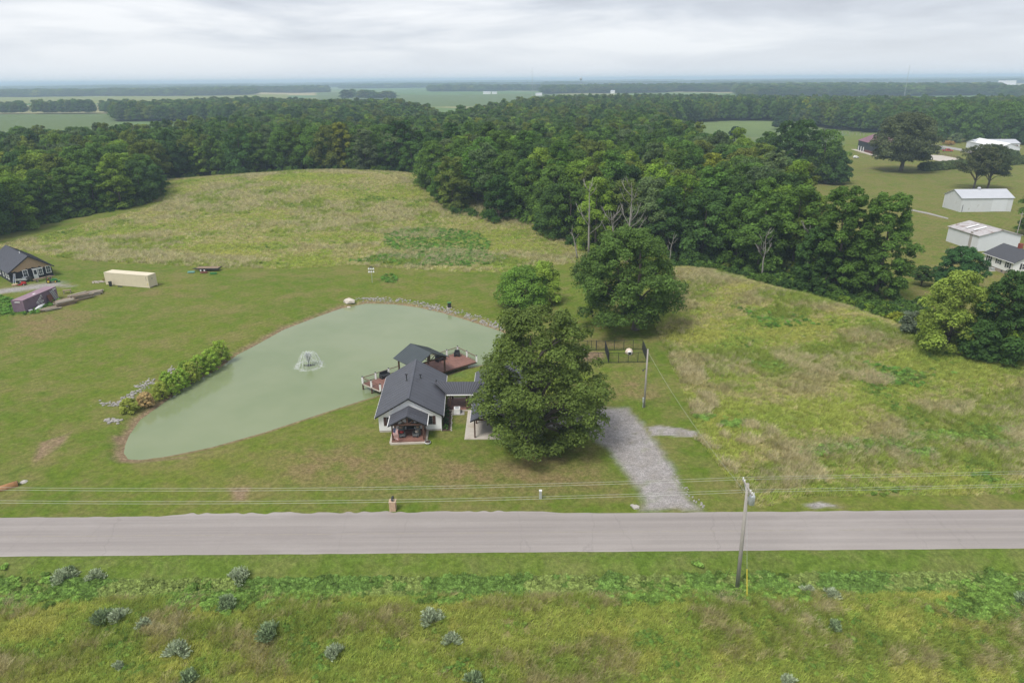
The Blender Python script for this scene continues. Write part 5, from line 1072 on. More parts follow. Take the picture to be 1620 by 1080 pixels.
q_.b2(-.49, .49, 1.0, 1.1, 2.0, 2.08); q_.build('roll_bar', 'dark', tk); q_ = MB(); q_.b2(-.6, .6, -2.1, -1.65, .1, .5); q_.build('loader_bucket', 'green', tk)
for sx in (-1, 1): wheel(tk, (sx*.55, -1.1, .38), .38, .25, 'yellow'); wheel(tk, (sx*.65, .65, .55), .55, .35, 'yellow')
tk.scale = (.78, .78, .78)
mw = empty('lawn_mower', G(35, 451), R(100), 'red riding mower beside the left corner of the black house', 'mower'); q_ = MB(); q_.prismx([(-.9, .3), (0, .3), (0, .75), (-.8, .7)], -.3, .3); q_.build('hood', 'red', mw); q_ = MB(); q_.b2(-.55, .55, -.2, .7, .12, .32); q_.build('deck', 'red', mw); q_ = MB(); q_.b2(-.22, .22, .2, .6, .5, .6); q_.b2(-.22, .22, .55, .65, .6, .95); q_.build('seat', 'dark', mw)
for sx in (-1, 1): wheel(mw, (sx*.4, -.6, .2), .2, .15, 'galv'); wheel(mw, (sx*.42, .5, .26), .26, .2, 'galv')
tr_ = empty('utility_trailer', G(36, 446), R(100), 'dark grey utility cart parked behind the red mower', 'trailer'); q_ = MB(); q_.b2(-.75, .75, -1.2, 1.2, .55, .62); q_.b2(-.75, -.7, -1.2, 1.2, .62, 1.0); q_.b2(.7, .75, -1.2, 1.2, .62, 1.0); q_.build('bed', 'galv', tr_)
for sx in (-1, 1): wheel(tr_, (sx*.85, 0, .33), .33, .2, 'galv')
gl = empty('grill', G(48, 445), 0, 'black covered grill against the wall of the black house', 'grill'); q_ = MB(); q_.b2(-.6, .6, -.35, .35, .5, 1.0); q_.build('body', 'dark', gl); q_ = MB(); q_.lathe([(.4, 0), (.36, .2), (.05, .3)], (0, 0, 1.0), 10); q_.build('lid', 'dark', gl)
for sx in (-.5, .5): q_ = MB(); q_.b2(sx-.04, sx+.04, -.3, .3, 0, .5); q_.build('leg', 'dark', gl)
lb = empty('step_ladder', G(25, 448), 0, 'blue and white step ladder leaning at the black house corner', 'ladder'); q_ = MB()
for sx in (-.25, .25): q_.bar((sx, -.5, 0), (sx*.6, .3, 2.2), .07, .07)
q_.build('side_rail', 'white', lb); q_ = MB()
for j_ in range(1, 7): t = j_/7; q_.bar((-.24, -.5+.8*t, 2.2*t), (.24, -.5+.8*t, 2.2*t), .08, .05)
q_.build('step', 'blue', lb)
bk = empty('wooden_trough', G(24, 452), 0, 'low tan wooden planter trough in front of the step ladder', 'planter'); q_ = MB(); q_.lathe([(.55, 0), (.65, .35), (.58, .36), (.5, .2)], (0, 0, 0), 10); q_.build('trough', 'rawboard', bk)
tm = empty('timber_stack', G(70, 443), R(60), 'long brown timbers stacked behind the green tractor', 'timber'); 
for k in range(5): q_ = MB(); q_.b2(-2.2, 2.4-.2*k, -.3+.15*k, -.17+.15*k, .45+.02*k, .6+.02*k); q_.build('beam', 'lumber2', tm)
for sx in (-1.5, 1.5): q_ = MB(); q_.b2(sx-.1, sx+.1, -.4, .5, 0, .45); q_.build('trestle', 'lumber', tm)
# flatbed trailer
ft = empty('flatbed_trailer', G(329, 428), R(-1), 'rusty two-axle flatbed trailer at the meadow edge', 'trailer'); 
for k in range(7): q_ = MB(); q_.b2(-2.4, 2.9, -1+k*.29, -.74+k*.29, .75, .83); q_.build('plank', 'lumber2', ft)
q_ = MB(); q_.b2(-2.5, 3.0, -1.05, -1.01, .5, .82); q_.b2(-2.5, 3.0, 1.03, 1.08, .5, .82); q_.b2(2.9, 3.0, -1, 1, .5, .75); q_.b2(-2.5, -2.4, -1, 1, .5, .75); q_.bar((-2.5, -.6, .55), (-3.7, 0, .5), .12, .12); q_.bar((-2.5, .6, .55), (-3.7, 0, .5), .12, .12); q_.build('frame', 'dark', ft)
for x in (-1.2, -.3):
    for sy in (-1, 1): 
        m_ = MB(); m_.tube([(x, sy*1.12-.1, .36), (x, sy*1.12+.1, .36)], .36, 12); o = m_.build('wheel', 'rubber', ft); m_ = MB(); m_.tube([(x, sy*1.12-.12, .36), (x, sy*1.12+.12, .36)], .2, 10); m_.build('rim', 'white', o)
for a, b, m_, lab, cat in ((323, 432, 'rust', 'orange-red implement lying in front of the flatbed trailer', 'farm implement'), (338, 433.5, 'green', 'bright green implement right of the orange one by trailer', 'farm implement'), (303, 431.5, 'teal', 'teal wire crate on the grass left of the flatbed trailer', 'crate')):
    e_ = empty('farm_implement' if cat != 'crate' else 'crate', G(a, b), .1, lab, cat); q_ = MB(); q_.b2(-.8, .8, -.1, .1, .3, .42)
    q_.build('beam', m_, e_); q_ = MB()
    for k in range(5): q_.bar((-.75+k*.37, 0, .35), (-.75+k*.37, -.5, .05), .08, .08)
    q_.build('tine', m_, e_); q_ = MB(); q_.b2(-.7, .7, -.55, .45, .16, .26); q_.build('frame', m_, e_)

# ------------------------------------------------------------------ right homestead
def gable_building(name, loc, rz, W_, D_, EVH, RGH, wm, rm, label, cat, axis='x', ov=.3, nr_=20):
    """axis x: ridge along local x (W_), gables at both x ends"""
    e_ = empty(name, loc, rz, label, cat); q_ = MB()
    q_.prismx([(0, 0), (D_, 0), (D_, EVH), (D_/2, RGH-.12), (0, EVH)], 0, W_); wl_ = q_.build('wall', wm, e_); s_ = (RGH-EVH)/(D_/2)
    for sy in (-1, 1):
        ye = D_/2+sy*(D_/2+ov); ze = RGH-s_*(D_/2+ov); pts = [(-ov, D_/2, RGH), (W_+ov, D_/2, RGH), (W_+ov, ye, ze), (-ov, ye, ze)]
        q_ = MB(); q_.slab(*pts, .1); o_ = q_.build('roof', rm, e_)
        if nr_: q_ = MB(); q_.ribs(*pts, nr_, .08, .03); q_.build('seam', rm, o_)['kind'] = 'stuff'
    return e_
wb = gable_building('metal_barn', (*U(1518, 335.5)[:2], 0), R(.5), 17.4, 9.8, 4.7, 6.9, 'barnwhite', 'barnroof', 'weathered white metal barn standing alone on the right lawn', 'barn')
q_ = MB(); q_.b2(10.5, 15.5, -.06, 0, .1, 4.1); q_.build('sliding_door', 'shedwhite', wb); q_ = MB(); q_.lathe([(.5, 0), (.6, .35), (.3, .7)], (8.2, 4.9, 6.85), 10); q_.build('roof_vent', 'barnroof', wb)
q_ = MB(); q_.b2(.6, .75, -.05, 0, .1, 2.4); q_.build('door_gap_shade', 'dark', wb)  # dark strip on the closed wall, painted as the shade in a gap
# shed: ridge runs away from the camera -> rotate 90
s0 = U(1544, 397.5); s1 = U(1496, 381); sa = math.atan2(s1[1]-s0[1], s1[0]-s0[0])
sh = gable_building('white_shed', (s0[0]+11.3*math.sin(sa), s0[1]-11.3*math.cos(sa), 0), sa, 12.4, 11.3, 4.15, 5.6, 'shedwhite', 'shedroof', 'plain white shed with peeling roof behind the small white house', 'shed')
q_ = MB(); q_.b2(2.5, 3.4, 11.28, 11.4, .1, 4.6); q_.build('grey_strip', 'polewood', sh)
for x in (4.2, 7.2): q_ = MB(); q_.box((x, 8.4, 5.15), (.6, 3.4, .12), 0, 0, Matrix.Rotation(R(-14), 3, 'X')); q_.build('skylight', 'white', sh)
h0 = U(1599, 437); h1 = U(1554, 420.5); ha = math.atan2(h1[1]-h0[1], h1[0]-h0[0]); hL = math.hypot(h1[0]-h0[0], h1[1]-h0[1])
wh = empty('small_house', (h0[0], h0[1], 0), ha, 'small white house with dark shingle roof and red brick chimney', 'house')
# local +x along the long wall away from camera, width towards -y (right)
WH_D = 8.5; q_ = MB(); q_.prismx([(0, .75), (-WH_D, .75), (-WH_D, 3.35), (-WH_D/2, 5.3), (0, 3.35)], 0, hL); q_.build('wall', 'white', wh)
q_ = MB(); q_.b2(.05, hL-.05, -WH_D+.05, -.05, -.2, .75); q_.build('foundation', 'block', wh)
for sy in (-1, 1):
    ye = -WH_D/2+sy*(WH_D/2+.4); ze = 5.45-.49*(WH_D/2+.4)*1.0; pts = [(-.4, -WH_D/2, 5.45), (hL+.4, -WH_D/2, 5.45), (hL+.4, ye, ze), (-.4, ye, ze)]
    q_ = MB(); q_.slab(*pts, .12); q_.build('roof', 'shingle', wh)
    q_ = MB(); q_.b2(-.4, hL+.4, ye-.06, ye+.06, ze-.16, ze-.03); q_.build('gutter', 'white', wh)
q_ = MB(); q_.b2(hL*.45, hL*.45+.8, -4.7, -4.0, 4.9, 6.5); q_.build('chimney', 'brick', wh); q_ = MB(); q_.tube([(hL*.25, -5.6, 4.7), (hL*.25, -5.6, 5.5)], .14, 8); q_.build('vent_pipe', 'white', wh)
def hwin(c, wid, hh, face):
    x, y, z = c; m_ = MB(); p_ = MB()
    def bx(mb_, a0, a1, z0, z1, d):
        if face == 'L': mb_.b2(x+a0, x+a1, y, y+d, z+z0, z+z1)
        else: mb_.b2(x-d, x, y+a0, y+a1, z+z0, z+z1)
    w2, h2 = wid/2, hh/2; bx(m_, -w2, w2, h2-.09, h2, .06); bx(m_, -w2, w2, -h2, -h2+.09, .06); bx(m_, -w2, -w2+.08, -h2+.09, h2-.09, .06); bx(m_, w2-.08, w2, -h2+.09, h2-.09, .06); bx(m_, -w2+.08, w2-.08, -.03, .03, .05); bx(p_, -w2+.08, w2-.08, -h2+.09, h2-.09, .02)
    o = m_.build('window', 'white', wh); p_.build('pane', 'glass', o)
    for s_ in (-1, 1): k_ = MB(); bx(k_, s_*(w2+.24)-.2, s_*(w2+.24)+.2, -h2, h2, .05); k_.build('shutter', 'dark', wh)
for t in (.17, .5, .83): hwin((hL*t, 0, 2.25), .9, 1.4 if t != .5 else 1.0, 'L')
for t in (.3, .7): hwin((0, -WH_D*t, 2.25), 1.0, 1.4, 'F')
for x in (.3, .6): q_ = MB(); q_.b2(hL*x, hL*x+.5, -.0, .02, .3, .6); q_.build('basement_window', 'glass', wh)
ac2 = empty('air_conditioner', G(1568, 428), ha, 'grey air conditioner beside the small white house foundation', 'air conditioner'); q_ = MB(); q_.b2(-.6, .6, -.4, .4, .08, .7); q_.build('cabinet', 'galv', ac2); q_ = MB(); q_.b2(-.8, .8, -.6, .6, -.05, .08); q_.build('pad', 'concrete', ac2)
pt_ = empty('propane_tank', G(1528, 407), R(-8), 'white propane tank lying on the lawn between shed and round tree', 'propane tank'); q_ = MB(); q_.tube([(-1.5, 0, .85), (-1.35, 0, .85), (-1.1, 0, .85), (1.1, 0, .85), (1.35, 0, .85), (1.5, 0, .85)], [.05, .35, .5, .5, .35, .05], 14); q_.build('tank', 'white', pt_, True); q_ = MB(); q_.lathe([(.18, 1.3), (.2, 1.45), (.1, 1.55)], (-.3, 0, 0), 8); q_.build('dome', 'white', pt_)
for x in (-.8, .8): q_ = MB(); q_.b2(x-.1, x+.1, -.35, .35, -.05, .42); q_.build('foot', 'concrete', pt_)
# red-roofed barn: long wall runs from far-left to near-right
r0, r1 = U(1388, 247), U(1356, 237.5); ra = math.atan2(r1[1]-r0[1], r1[0]-r0[0]); rL = math.hypot(r1[0]-r0[0], r1[1]-r0[1]); e0 = (r0[0]-math.cos(ra)*12, r0[1]-math.sin(ra)*12)
rbn = empty('large_barn', (e0[0], e0[1], H1(*e0)), ra, 'large dark blue barn with maroon metal roof behind the solitary tree', 'barn'); rL += 12
q_ = MB(); q_.prismx([(0, 0), (-18, 0), (-18, 6), (-9, 9.6), (0, 6)], 0, rL); q_.build('wall', 'navy', rbn)
for sy in (-1, 1):
    ye = -9+sy*9.5; pts = [(-.5, -9, 9.75), (rL+.5, -9, 9.75), (rL+.5, ye, 5.9), (-.5, ye, 5.9)]; q_ = MB(); q_.slab(*pts, .15); o_ = q_.build('roof', 'maroon', rbn); q_ = MB(); q_.ribs(*pts, 30, .12, .05); q_.build('seam', 'maroon', o_)['kind'] = 'stuff'
q_ = MB(); q_.b2(0, rL*.72, 0, .06, 0, 1.5); q_.build('wainscot', 'darkred', rbn); q_ = MB(); q_.b2(0, rL+3, 0, 3, -.3, .15); q_.build('apron', 'concrete', rbn)
for x in (rL-2, rL-6.5, rL-11, rL*.3): q_ = MB(); q_.b2(x-.6, x+.6, .0, .1, .15, 2.7); q_.build('door', 'white', rbn)
# trucks
def pickup(loc, rz, paint, label):
    e_ = empty('pickup_truck', loc, rz, label, 'truck', 'pickup trucks by the farm lane'); q_ = MB()
    q_.prism([(-2.8, .5), (2.8, .5), (2.85, .95), (1.5, 1.1), (.55, 1.15), (-2.75, 1.15), (-2.85, .7)], -.95, .95); q_.build('body', paint, e_)
    q_ = MB(); q_.prism([(1.45, 1.1), (.85, 1.8), (-.6, 1.85), (-.85, 1.15)], -.82, .82); c_ = q_.build('cab', paint, e_)
    q_ = MB(); q_.prism([(1.25, 1.2), (.83, 1.7), (-.5, 1.72), (-.7, 1.2)], -.84, .84); q_.build('side_window', 'glass', c_); q_ = MB(); q_.add([(1.44, -.7, 1.15), (1.44, .7, 1.15), (.92, .65, 1.77), (.92, -.65, 1.77)], [(0, 1, 2, 3)]); q_.build('windscreen', 'glass', c_)
    q_ = MB(); q_.b2(-2.6, -.95, -.78, .78, 1.12, 1.165); q_.build('bed', 'dark', e_)
    for x in (-1.8, 1.85):
        for sy in (-1, 1): m_ = MB(); m_.tube([(x, sy*.9-.12, .4), (x, sy*.9+.12, .4)], .4, 12); o = m_.build('wheel', 'rubber', e_); m_ = MB(); m_.tube([(x, sy*.9-.13, .4), (x, sy*.9+.13, .4)], .22, 8); m_.build('rim', 'galv', o)
    for sy in (-.7, .7): q_ = MB(); q_.b2(2.8, 2.88, sy-.18, sy+.18, .75, .95); q_.build('headlight', 'white', e_)
    return e_
def onG(px, py): p = U(px, py); return (p[0], p[1], H1(p[0], p[1]))
pickup(onG(1486, 237), R(-22), 'silver', 'silver pickup truck parked left of the red one on farm lane'); pickup(onG(1499, 239.5), R(-18), 'red', 'red pickup truck parked on the lane by the right farm'); pickup(onG(1538, 238), R(-12), 'navy', 'dark blue pickup parked in front of the pale farm shed')
um = empty('riding_vehicle', onG(1354, 251), 0, 'small white vehicle on the lawn below the red-roofed barn', 'vehicle'); q_ = MB(); q_.prism([(-1.4, .4), (1.4, .4), (1.4, .8), (.7, 1.0), (.2, 1.5), (-.9, 1.5), (-1.4, 1.0)], -.6, .6); q_.build('body', 'white', um)
for x in (-.9, .9):
    for sy in (-1, 1): m_ = MB(); m_.tube([(x, sy*.6-.1, .33), (x, sy*.6+.1, .33)], .33, 10); m_.build('wheel', 'rubber', um)
fb = gable_building('farm_shed', onG(1545, 235), R(-3), 26, 12, 3.6, 5.6, 'shedwhite', 'barnroof', 'pale grey farm shed beyond the lane at right', 'shed', nr_=16); q_ = MB(); q_.b2(14, 25, -.08, 0, 0, 2.6); q_.build('red_wall', 'darkred', fb); q_ = MB(); q_.b2(6, 12, -2.5, 0, 0, 2.4); q_.build('lean_to', 'polewood', fb)
gh = gable_building('greenhouse', onG(1612, 243), R(80), 40, 11, 4.0, 6.2, 'shedwhite', 'white', 'long white roofed building at the right edge beyond the farm shed', 'barn', nr_=14)
# farm lane, gravel yard
for nm, pts, mt in (('farm_lane', ((1450,226),(1500,231),(1530,236),(1560,247),(1552,249),(1524,239),(1490,233),(1450,228)), 'rockgrey'), ('gravel_yard', ((1468,252),(1470,245),(1490,246),(1518,251),(1515,255),(1490,256)), 'concrete'), ('farm_path', ((1440,331),(1470,337),(1500,345),(1500,347),(1468,339),(1440,333)), 'rockgrey')):
    q_ = MB(); P = [onG(a, b) for a, b in pts]; q_.add([(p_[0], p_[1], p_[2]+.06) for p_ in P], [tuple(range(len(P)))]); tag(q_.build(nm, mt), kind='structure')
fn = empty('rail_fence', onG(1494, 248), 0, 'brown rail fence along the gravel yard by the trucks', 'fence'); fb0 = Vector(onG(1494, 248))
FP = [Vector(onG(1472+k*4.6, 242+k*.95))-fb0 for k in range(11)]
for p in FP: q_ = MB(); q_.b2(p[0]-.12, p[0]+.12, p[1]-.12, p[1]+.12, p[2]-.2, p[2]+1.5); q_.build('post', 'lumber2', fn)
for a, b in zip(FP[:-1], FP[1:]):
    for z in (.6, 1.25): q_ = MB(); q_.bar(a+Vector((0, 0, z)), b+Vector((0, 0, z)), .08, .18); q_.build('rail', 'lumber2', fn)
fn2 = empty('field_fence', onG(1300, 206), 0, 'thin wooden post fence along the far side of the green crop', 'fence'); fb0 = Vector(onG(1300, 206))
FP = [Vector(onG(1232+k*5.6, 196.5+k*.75))-fb0 for k in range(25)]
for p in FP: q_ = MB(); q_.b2(p[0]-.15, p[0]+.15, p[1]-.15, p[1]+.15, p[2]-.2, p[2]+1.6); q_.build('post', 'lumber', fn2)
hut = gable_building('field_hut', onG(1256, 198), 0, 4, 3.5, 2.6, 3.4, 'white', 'barnroof', 'tiny white hut at the back of the green crop field', 'hut', nr_=0)
fpole = empty('field_pole', onG(1277, 205), 0, 'thin bare pole standing in the green crop field', 'pole'); q_ = MB(); q_.tube([(0, 0, 0), (0, 0, 9)], .12, 6); q_.build('mast', 'polewood', fpole)

# ------------------------------------------------------------------ far things
def far_bldg(px, d, w_, h_, dp, label, m_='white', rz=0):
    x, y = PD(px, d); return gable_building('farm_building', (x, y, H1(x, y)), rz, w_, dp, h_*.75, h_, m_, 'barnroof', label, 'building', nr_=0)
fbx = 0
for px, d, w_, h_, lab in ((770, 2300, 24, 8, 'left white farmstead building beyond the central far field'), (783, 2280, 16, 7, 'right white farmstead building beyond the central far field'), (848, 2000, 18, 7, 'lone white house by the pale lane in the far field'), (960, 2150, 12, 9, 'white house beside the far pale green field'), (1203, 2050, 26, 7, 'left white building of the distant pair beyond right woods'), (1214, 2060, 20, 6, 'right white building of the distant pair beyond right woods'), (1322, 2500, 36, 8, 'left white farm building in the distant right row'), (1338, 2520, 24, 7, 'right white farm building in the distant right row')): far_bldg(px, d, w_, h_, 12, lab)
x, y = PD(1545, 2450); fc = empty('factory', (x, y, H1(x, y)), 0, 'wide white factory with a taller block on the right horizon', 'factory'); q_ = MB(); q_.b2(-20, 260, 0, 80, -2, 13); q_.build('hall', 'shedwhite', fc); q_ = MB(); q_.b2(8, 42, 10, 50, 13, 28); q_.build('tower_block', 'white', fc); q_ = MB(); q_.b2(-22, 262, -2, 82, 13, 14); q_.build('roof', 'barnroof', fc)
def mast(px, d, top, label):
    x, y = PD(px, d); z0 = H1(x, y); e_ = empty('radio_mast', (x, y, z0), 0, label, 'mast'); q_ = MB(); T = top-z0
    for k in range(3): a = k*2.094; q_.tube([(math.cos(a)*.8, math.sin(a)*.8, 0), (math.cos(a)*.6, math.sin(a)*.6, T)], .08, 4)
    q_.build('leg', 'galv', e_); q_ = MB(); n_ = 22
    for k in range(n_):
        z = T*k/n_; z2 = T*(k+1)/n_
        for j_ in range(3): a, b = j_*2.094, (j_+1)*2.094; q_.bar((math.cos(a)*.7, math.sin(a)*.7, z), (math.cos(b)*.7, math.sin(b)*.7, z2), .05, .05)
    q_.build('lattice', 'galv', e_)
mast(843, 1250, 61, 'thin radio mast rising above the horizon at centre'); mast(1398, 1250, 60.5, 'fainter radio mast above the horizon on the right')
x, y = PD(915, 2600); wt_ = empty('water_tower', (x, y, H1(x, y)), 0, 'tiny water tower on the horizon right of the centre mast', 'water tower'); q_ = MB(); q_.lathe([(1.0, 0), (.8, 37)], (0, 0, 0), 8); q_.build('column', 'galv', wt_); q_ = MB(); q_.lathe([(1.2, 36), (5, 40), (5, 44), (1.5, 47)], (0, 0, 0), 12); q_.build('tank', 'galv', wt_)

# ------------------------------------------------------------------ roadside shrubs
AO = [((102,918),1.6,'pale'),((152,915),1.2,'pale'),((112,905),.8,'dark'),((380,918),1.7,'pale'),((360,962),1.6,'dark'),((162,982),1.4,'dark'),((188,980),1.3,'pale'),((228,990),.9,'pale'),((283,1034),1.5,'pale'),((188,1056),.7,'pale'),((300,1078),1.3,'dark'),((425,1008),1.7,'dark'),((529,1036),1.2,'pale'),((682,983),1.5,'pale'),((714,1016),1.1,'pale'),((750,1078),1.1,'dark'),((1278,938),1.0,'pale'),((1316,946),1.2,'pale'),((1320,994),1.0,'dark'),((1246,1082),1.0,'pale'),((1618,955),1.4,'dark')]
for k, ((a, b), w_, c_) in enumerate(AO):
    same = sum(1 for q_ in AO[:k] if q_[2] == c_ and (q_[0][0] < 780) == (a < 780))+1
    lab = '%s shrub, %s of its kind in the %s half of the rough field' % ('silvery pale' if c_ == 'pale' else 'dusky dark', ordn(same), 'left' if a < 780 else 'right')
    e_ = empty('silvery_shrub', G(a, b), 0, lab, 'shrub', 'silvery shrubs in the roadside field'); sz = w_*.62
    for nm in ('foliage',):
        r = np.random.default_rng(300+k); n = int(240*max(.6, w_)); an = r.random(n)*6.283; rr = r.random(n)**.5*(1+.32*np.sin(an*2+k)+.22*np.sin(an*3+2*k)); ba = np.stack([np.cos(an)*rr*.35*sz, np.sin(an)*rr*.35*sz, 0*an], 1); tp = np.stack([np.cos(an)*rr*1.0*sz, np.sin(an)*rr*1.0*sz, np.clip(1.2-.45*rr**2, .35, 2)*sz*(.75+.4*r.random(n))], 1)
        ts = r.random((n, 5))*.75+.25; ce = ba[:, None]+(tp-ba)[:, None]*ts[:, :, None]; ce = ce.reshape(-1, 3); m_ = len(ce); di = np.repeat((tp-ba)/np.linalg.norm(tp-ba, axis=1)[:, None], 5, 0)+r.normal(size=(m_, 3))*.35; di /= np.linalg.norm(di, axis=1)[:, None]
        sd_ = np.cross(di, r.normal(size=(m_, 3))); sd_ /= np.linalg.norm(sd_, axis=1)[:, None]; L_s = (.13*(.6+.8*r.random(m_)))[:, None]; vv_ = np.stack([ce-di*L_s, ce+sd_*L_s*.32, ce+di*L_s, ce-sd_*L_s*.32], 1).reshape(-1, 3)
        me = np_mesh('foliage_mesh', vv_, np.arange(4*m_).reshape(-1, 4), [M['leaf']]); set_attr(me, 'lv', 'FLOAT', 'POINT', np.repeat(r.random(m_), 4).astype(np.float32)); c2 = link_mesh('foliage', me, e_); c2['leaf_tint'] = [.43, .50, .34] if c_ == 'pale' else [.29, .38, .21]
    st = MB()
    for q_ in range(6): an_ = q_*1.05; st.tube([(0, 0, -.1), (math.cos(an_)*sz*.2, math.sin(an_)*sz*.2, sz*.5), (math.cos(an_)*sz*.5, math.sin(an_)*sz*.5, sz*.95)], [.03, .02, .008], 4)
    st.build('stem', 'bark', e_)

# ------------------------------------------------------------------ grasses and weeds (scattered)
def tuft(name, seed, n, h_, w_, spread, loc, tint, lean=.35):
    r = np.random.default_rng(seed); V = []; Fq = []; lv = []
    for k in range(n):
        a = r.random()*6.283; b = np.array([math.cos(a), math.sin(a), 0])*spread*r.random()**.5; d = r.random()*6.283; ln_ = lean*h_*(.3+r.random()); hh = h_*(.55+.55*r.random())
        t = np.array([math.cos(d), math.sin(d), 0]); s = np.array([-math.sin(d+1), math.cos(d+1), 0])*w_*(.6+.8*r.random()); i0 = len(V)
        mid = b+t*ln_*.35+np.array([0, 0, hh*.6]); tip = b+t*ln_+np.array([0, 0, hh])
        V += [b-s*.5, b+s*.5, mid+s*.45, mid-s*.45, tip+s*.12, tip-s*.12]; Fq += [(i0, i0+1, i0+2, i0+3), (i0+3, i0+2, i0+4, i0+5)]; lv += [r.random()]*6
    me = np_mesh(name+'_mesh', np.array(V), np.array(Fq), [M['blade']]); set_attr(me, 'lv', 'FLOAT', 'POINT', np.array(lv, np.float32))
    o = link_mesh(name, me); o.location = loc; o['leaf_tint'] = tint; return tag(o, kind='stuff')
def gpt(x, y): return (x, y, H1(x, y))
SRC = [tuft('grass_tuft', 1, 26, .46, .035, .34, gpt(-20, 42), [.5, .45, .1], .75), tuft('grass_tuft', 2, 24, .36, .045, .36, gpt(-14, 43), [.35, .4, .06], .8), tuft('grass_tuft', 3, 30, .66, .03, .34, gpt(38, 72), [.55, .46, .2], .7)]
v, f, lv = leaf_cloud(71, [(0, 0, .22, .3), (.25, .1, .2, .24), (-.2, .2, .25, .26), (0, -.25, .18, .22)], 240, .17, asp=.6, up=.7); wme = np_mesh('weed_mesh', v, f, [M['blade']]); set_attr(wme, 'lv', 'FLOAT', 'POINT', lv.astype(np.float32)); wo = link_mesh('weed_clump', wme); wo.location = gpt(10, 50.5); wo['leaf_tint'] = [.07, .15, .025]; tag(wo, kind='stuff'); SRC.append(wo)
bo_ = link_mesh('undergrowth_bush', bme); bo_.location = gpt(*PD(760, 262)); bo_['leaf_tint'] = [.035, .068, .02]; tag(bo_, kind='stuff'); SRC.append(bo_)
def rpts(poly, dens, seed):
    r = np.random.default_rng(seed); X = [p[0] for p in poly]; Y = [p[1] for p in poly]; n = int((max(X)-min(X))*(max(Y)-min(Y))*dens)
    x = min(X)+r.random(n)*(max(X)-min(X)); y = min(Y)+r.random(n)*(max(Y)-min(Y)); k = pip(x, y, poly); x, y = x[k], y[k]
    a, b = proj(x, y, np.zeros_like(x)); k = (a > -60) & (a < 1680) & (b < 1130); return x[k], y[k]
DRYC, YEL, GRN, DKG, STR = np.array((.53, .49, .25)), np.array((.485, .505, .14)), np.array((.375, .46, .105)), np.array((.26, .38, .09)), np.array((.62, .58, .35))
def do_grass(name, poly, dens, seed, wet, big=1.0, straw=.5, dk=.5, ps=1.0):
    x, y = rpts(poly, dens, seed); n = len(x); r = np.random.default_rng(seed+1)
    m1 = fbm(x, y, ps*9*big, seed+2, 4); m2 = fbm(x, y, ps*3.2*big, seed+3, 3); m3 = fbm(x*.5, y, ps*5*big, seed+4, 4); q_ = r.random(n)
    c = np.where((m1 > .55)[:, None], YEL, GRN*.55+YEL*.45); c = np.where((m3+.2*(q_-.5) > 1-.5*straw-.06)[:, None], DRYC, c); c = np.where((m3+.2*(q_-.5) > 1.12-.5*straw)[:, None], STR, c)
    c = np.where((m2+.25*(q_-.5) < .40*wet+.12)[:, None], GRN, c); c = np.where((m2+.3*(q_-.5) < .30*dk+.08)[:, None], DKG, c)
    c = c*(.75+.5*r.random((n, 1))); leafy = (m2+.22*(r.random(n)-.5) < .36*wet) & (q_ < .42); c = np.where(leafy[:, None], c*np.array((.62, .74, .66)), c)
    idx = np.where(leafy, 3, np.where(m3 > .55, 2, r.integers(0, 2, n))); s = big*(.7+.6*r.random(n))*np.where(leafy, .62, 1)
    scatter(name, np.stack([x, y, hgt(x, y)-.03], 1), r.random(n)*6.28, s, c, idx, SRC, tilt=(r.random((n, 2))-.5)*.25); return n
ng1 = do_grass('field_grass', [(-60, 38), (60, 38), (60, 49.6), (-60, 49.6)], 13, 21, .95, .8, .66, .3, .8)
ng2 = do_grass('meadow_grass', Z_RIGHT, 5.0, 22, .9, 1.05, .94, .4, 2.0)
ng3 = do_grass('hill_meadow_grass', Z_MEADOW, 1.6, 23, .7, 1.2, 1.08, .12, 2.2)
x, y = rpts([(-60, 49.5), (70, 49.5), (70, 51.9), (-60, 51.9)], 34, 24); n = len(x); r = np.random.default_rng(2); m_ = fbm(x, y, 3, 9)
c = np.where((m_ > .5)[:, None], np.array((.19, .31, .075)), np.array((.30, .38, .115)))*(.7+.6*r.random((n, 1))); scatter('ditch_weeds', np.stack([x, y, hgt(x, y)-.03], 1), r.random(n)*6.28, (.45+.5*r.random(n))*(.6+.8*m_), c, np.where(r.random(n) < .55, 3, 1), SRC)
PX = []; 
for k, (a, b, w_, d_, n_) in enumerate(((30,935,7,2.6,420),(300,935,3.2,2.2,160),(370,945,4.5,2.6,300),(290,955,1.5,1.0,50),(495,935,3.0,1.6,140),(1120,930,6.5,2.4,420),(1230,925,5,2.2,260),(1590,925,4,2.4,330),(1580,950,4,2.0,240),(1560,975,5,1.5,140),(20,950,4,2,120),(700,950,3,1.2,60),(1010,950,4,1.2,80))):
    g_ = U(a, b); PX.append(np.stack([g_[0]+RNG.normal(size=n_)*w_*.38, g_[1]+RNG.normal(size=n_)*d_*.38], 1))
for (a, b, w_, d_, n_) in ((1290,716,3,1.4,90),(1335,708,3.4,1.3,100),(1400,702,4,1.6,140),(1475,692,4,1.5,120),(1530,690,5,1.5,120),(1570,680,4,1.4,90),(1215,578,3.2,2.2,110),(1430,596,5,2.5,150),(1158,672,2.2,1.2,60),(1460,715,3,1.2,70),(1110,660,1.5,1.2,40),(1590,705,4,1.2,70)):
    g_ = G(a, b); PX.append(np.stack([g_[0]+RNG.normal(size=n_)*w_*.4, g_[1]+RNG.normal(size=n_)*d_*.4], 1))
P = np.concatenate(PX); n = len(P); r = np.random.default_rng(6); c = np.array((.21, .34, .075))*(.55+.9*r.random((n, 1))); scatter('weed_patch', np.stack([P[:, 0], P[:, 1], hgt(P[:, 0], P[:, 1])], 1), r.random(n)*6.28, .5+.6*r.random(n), c, np.where(r.random(n) < .6, 3, 1), SRC)
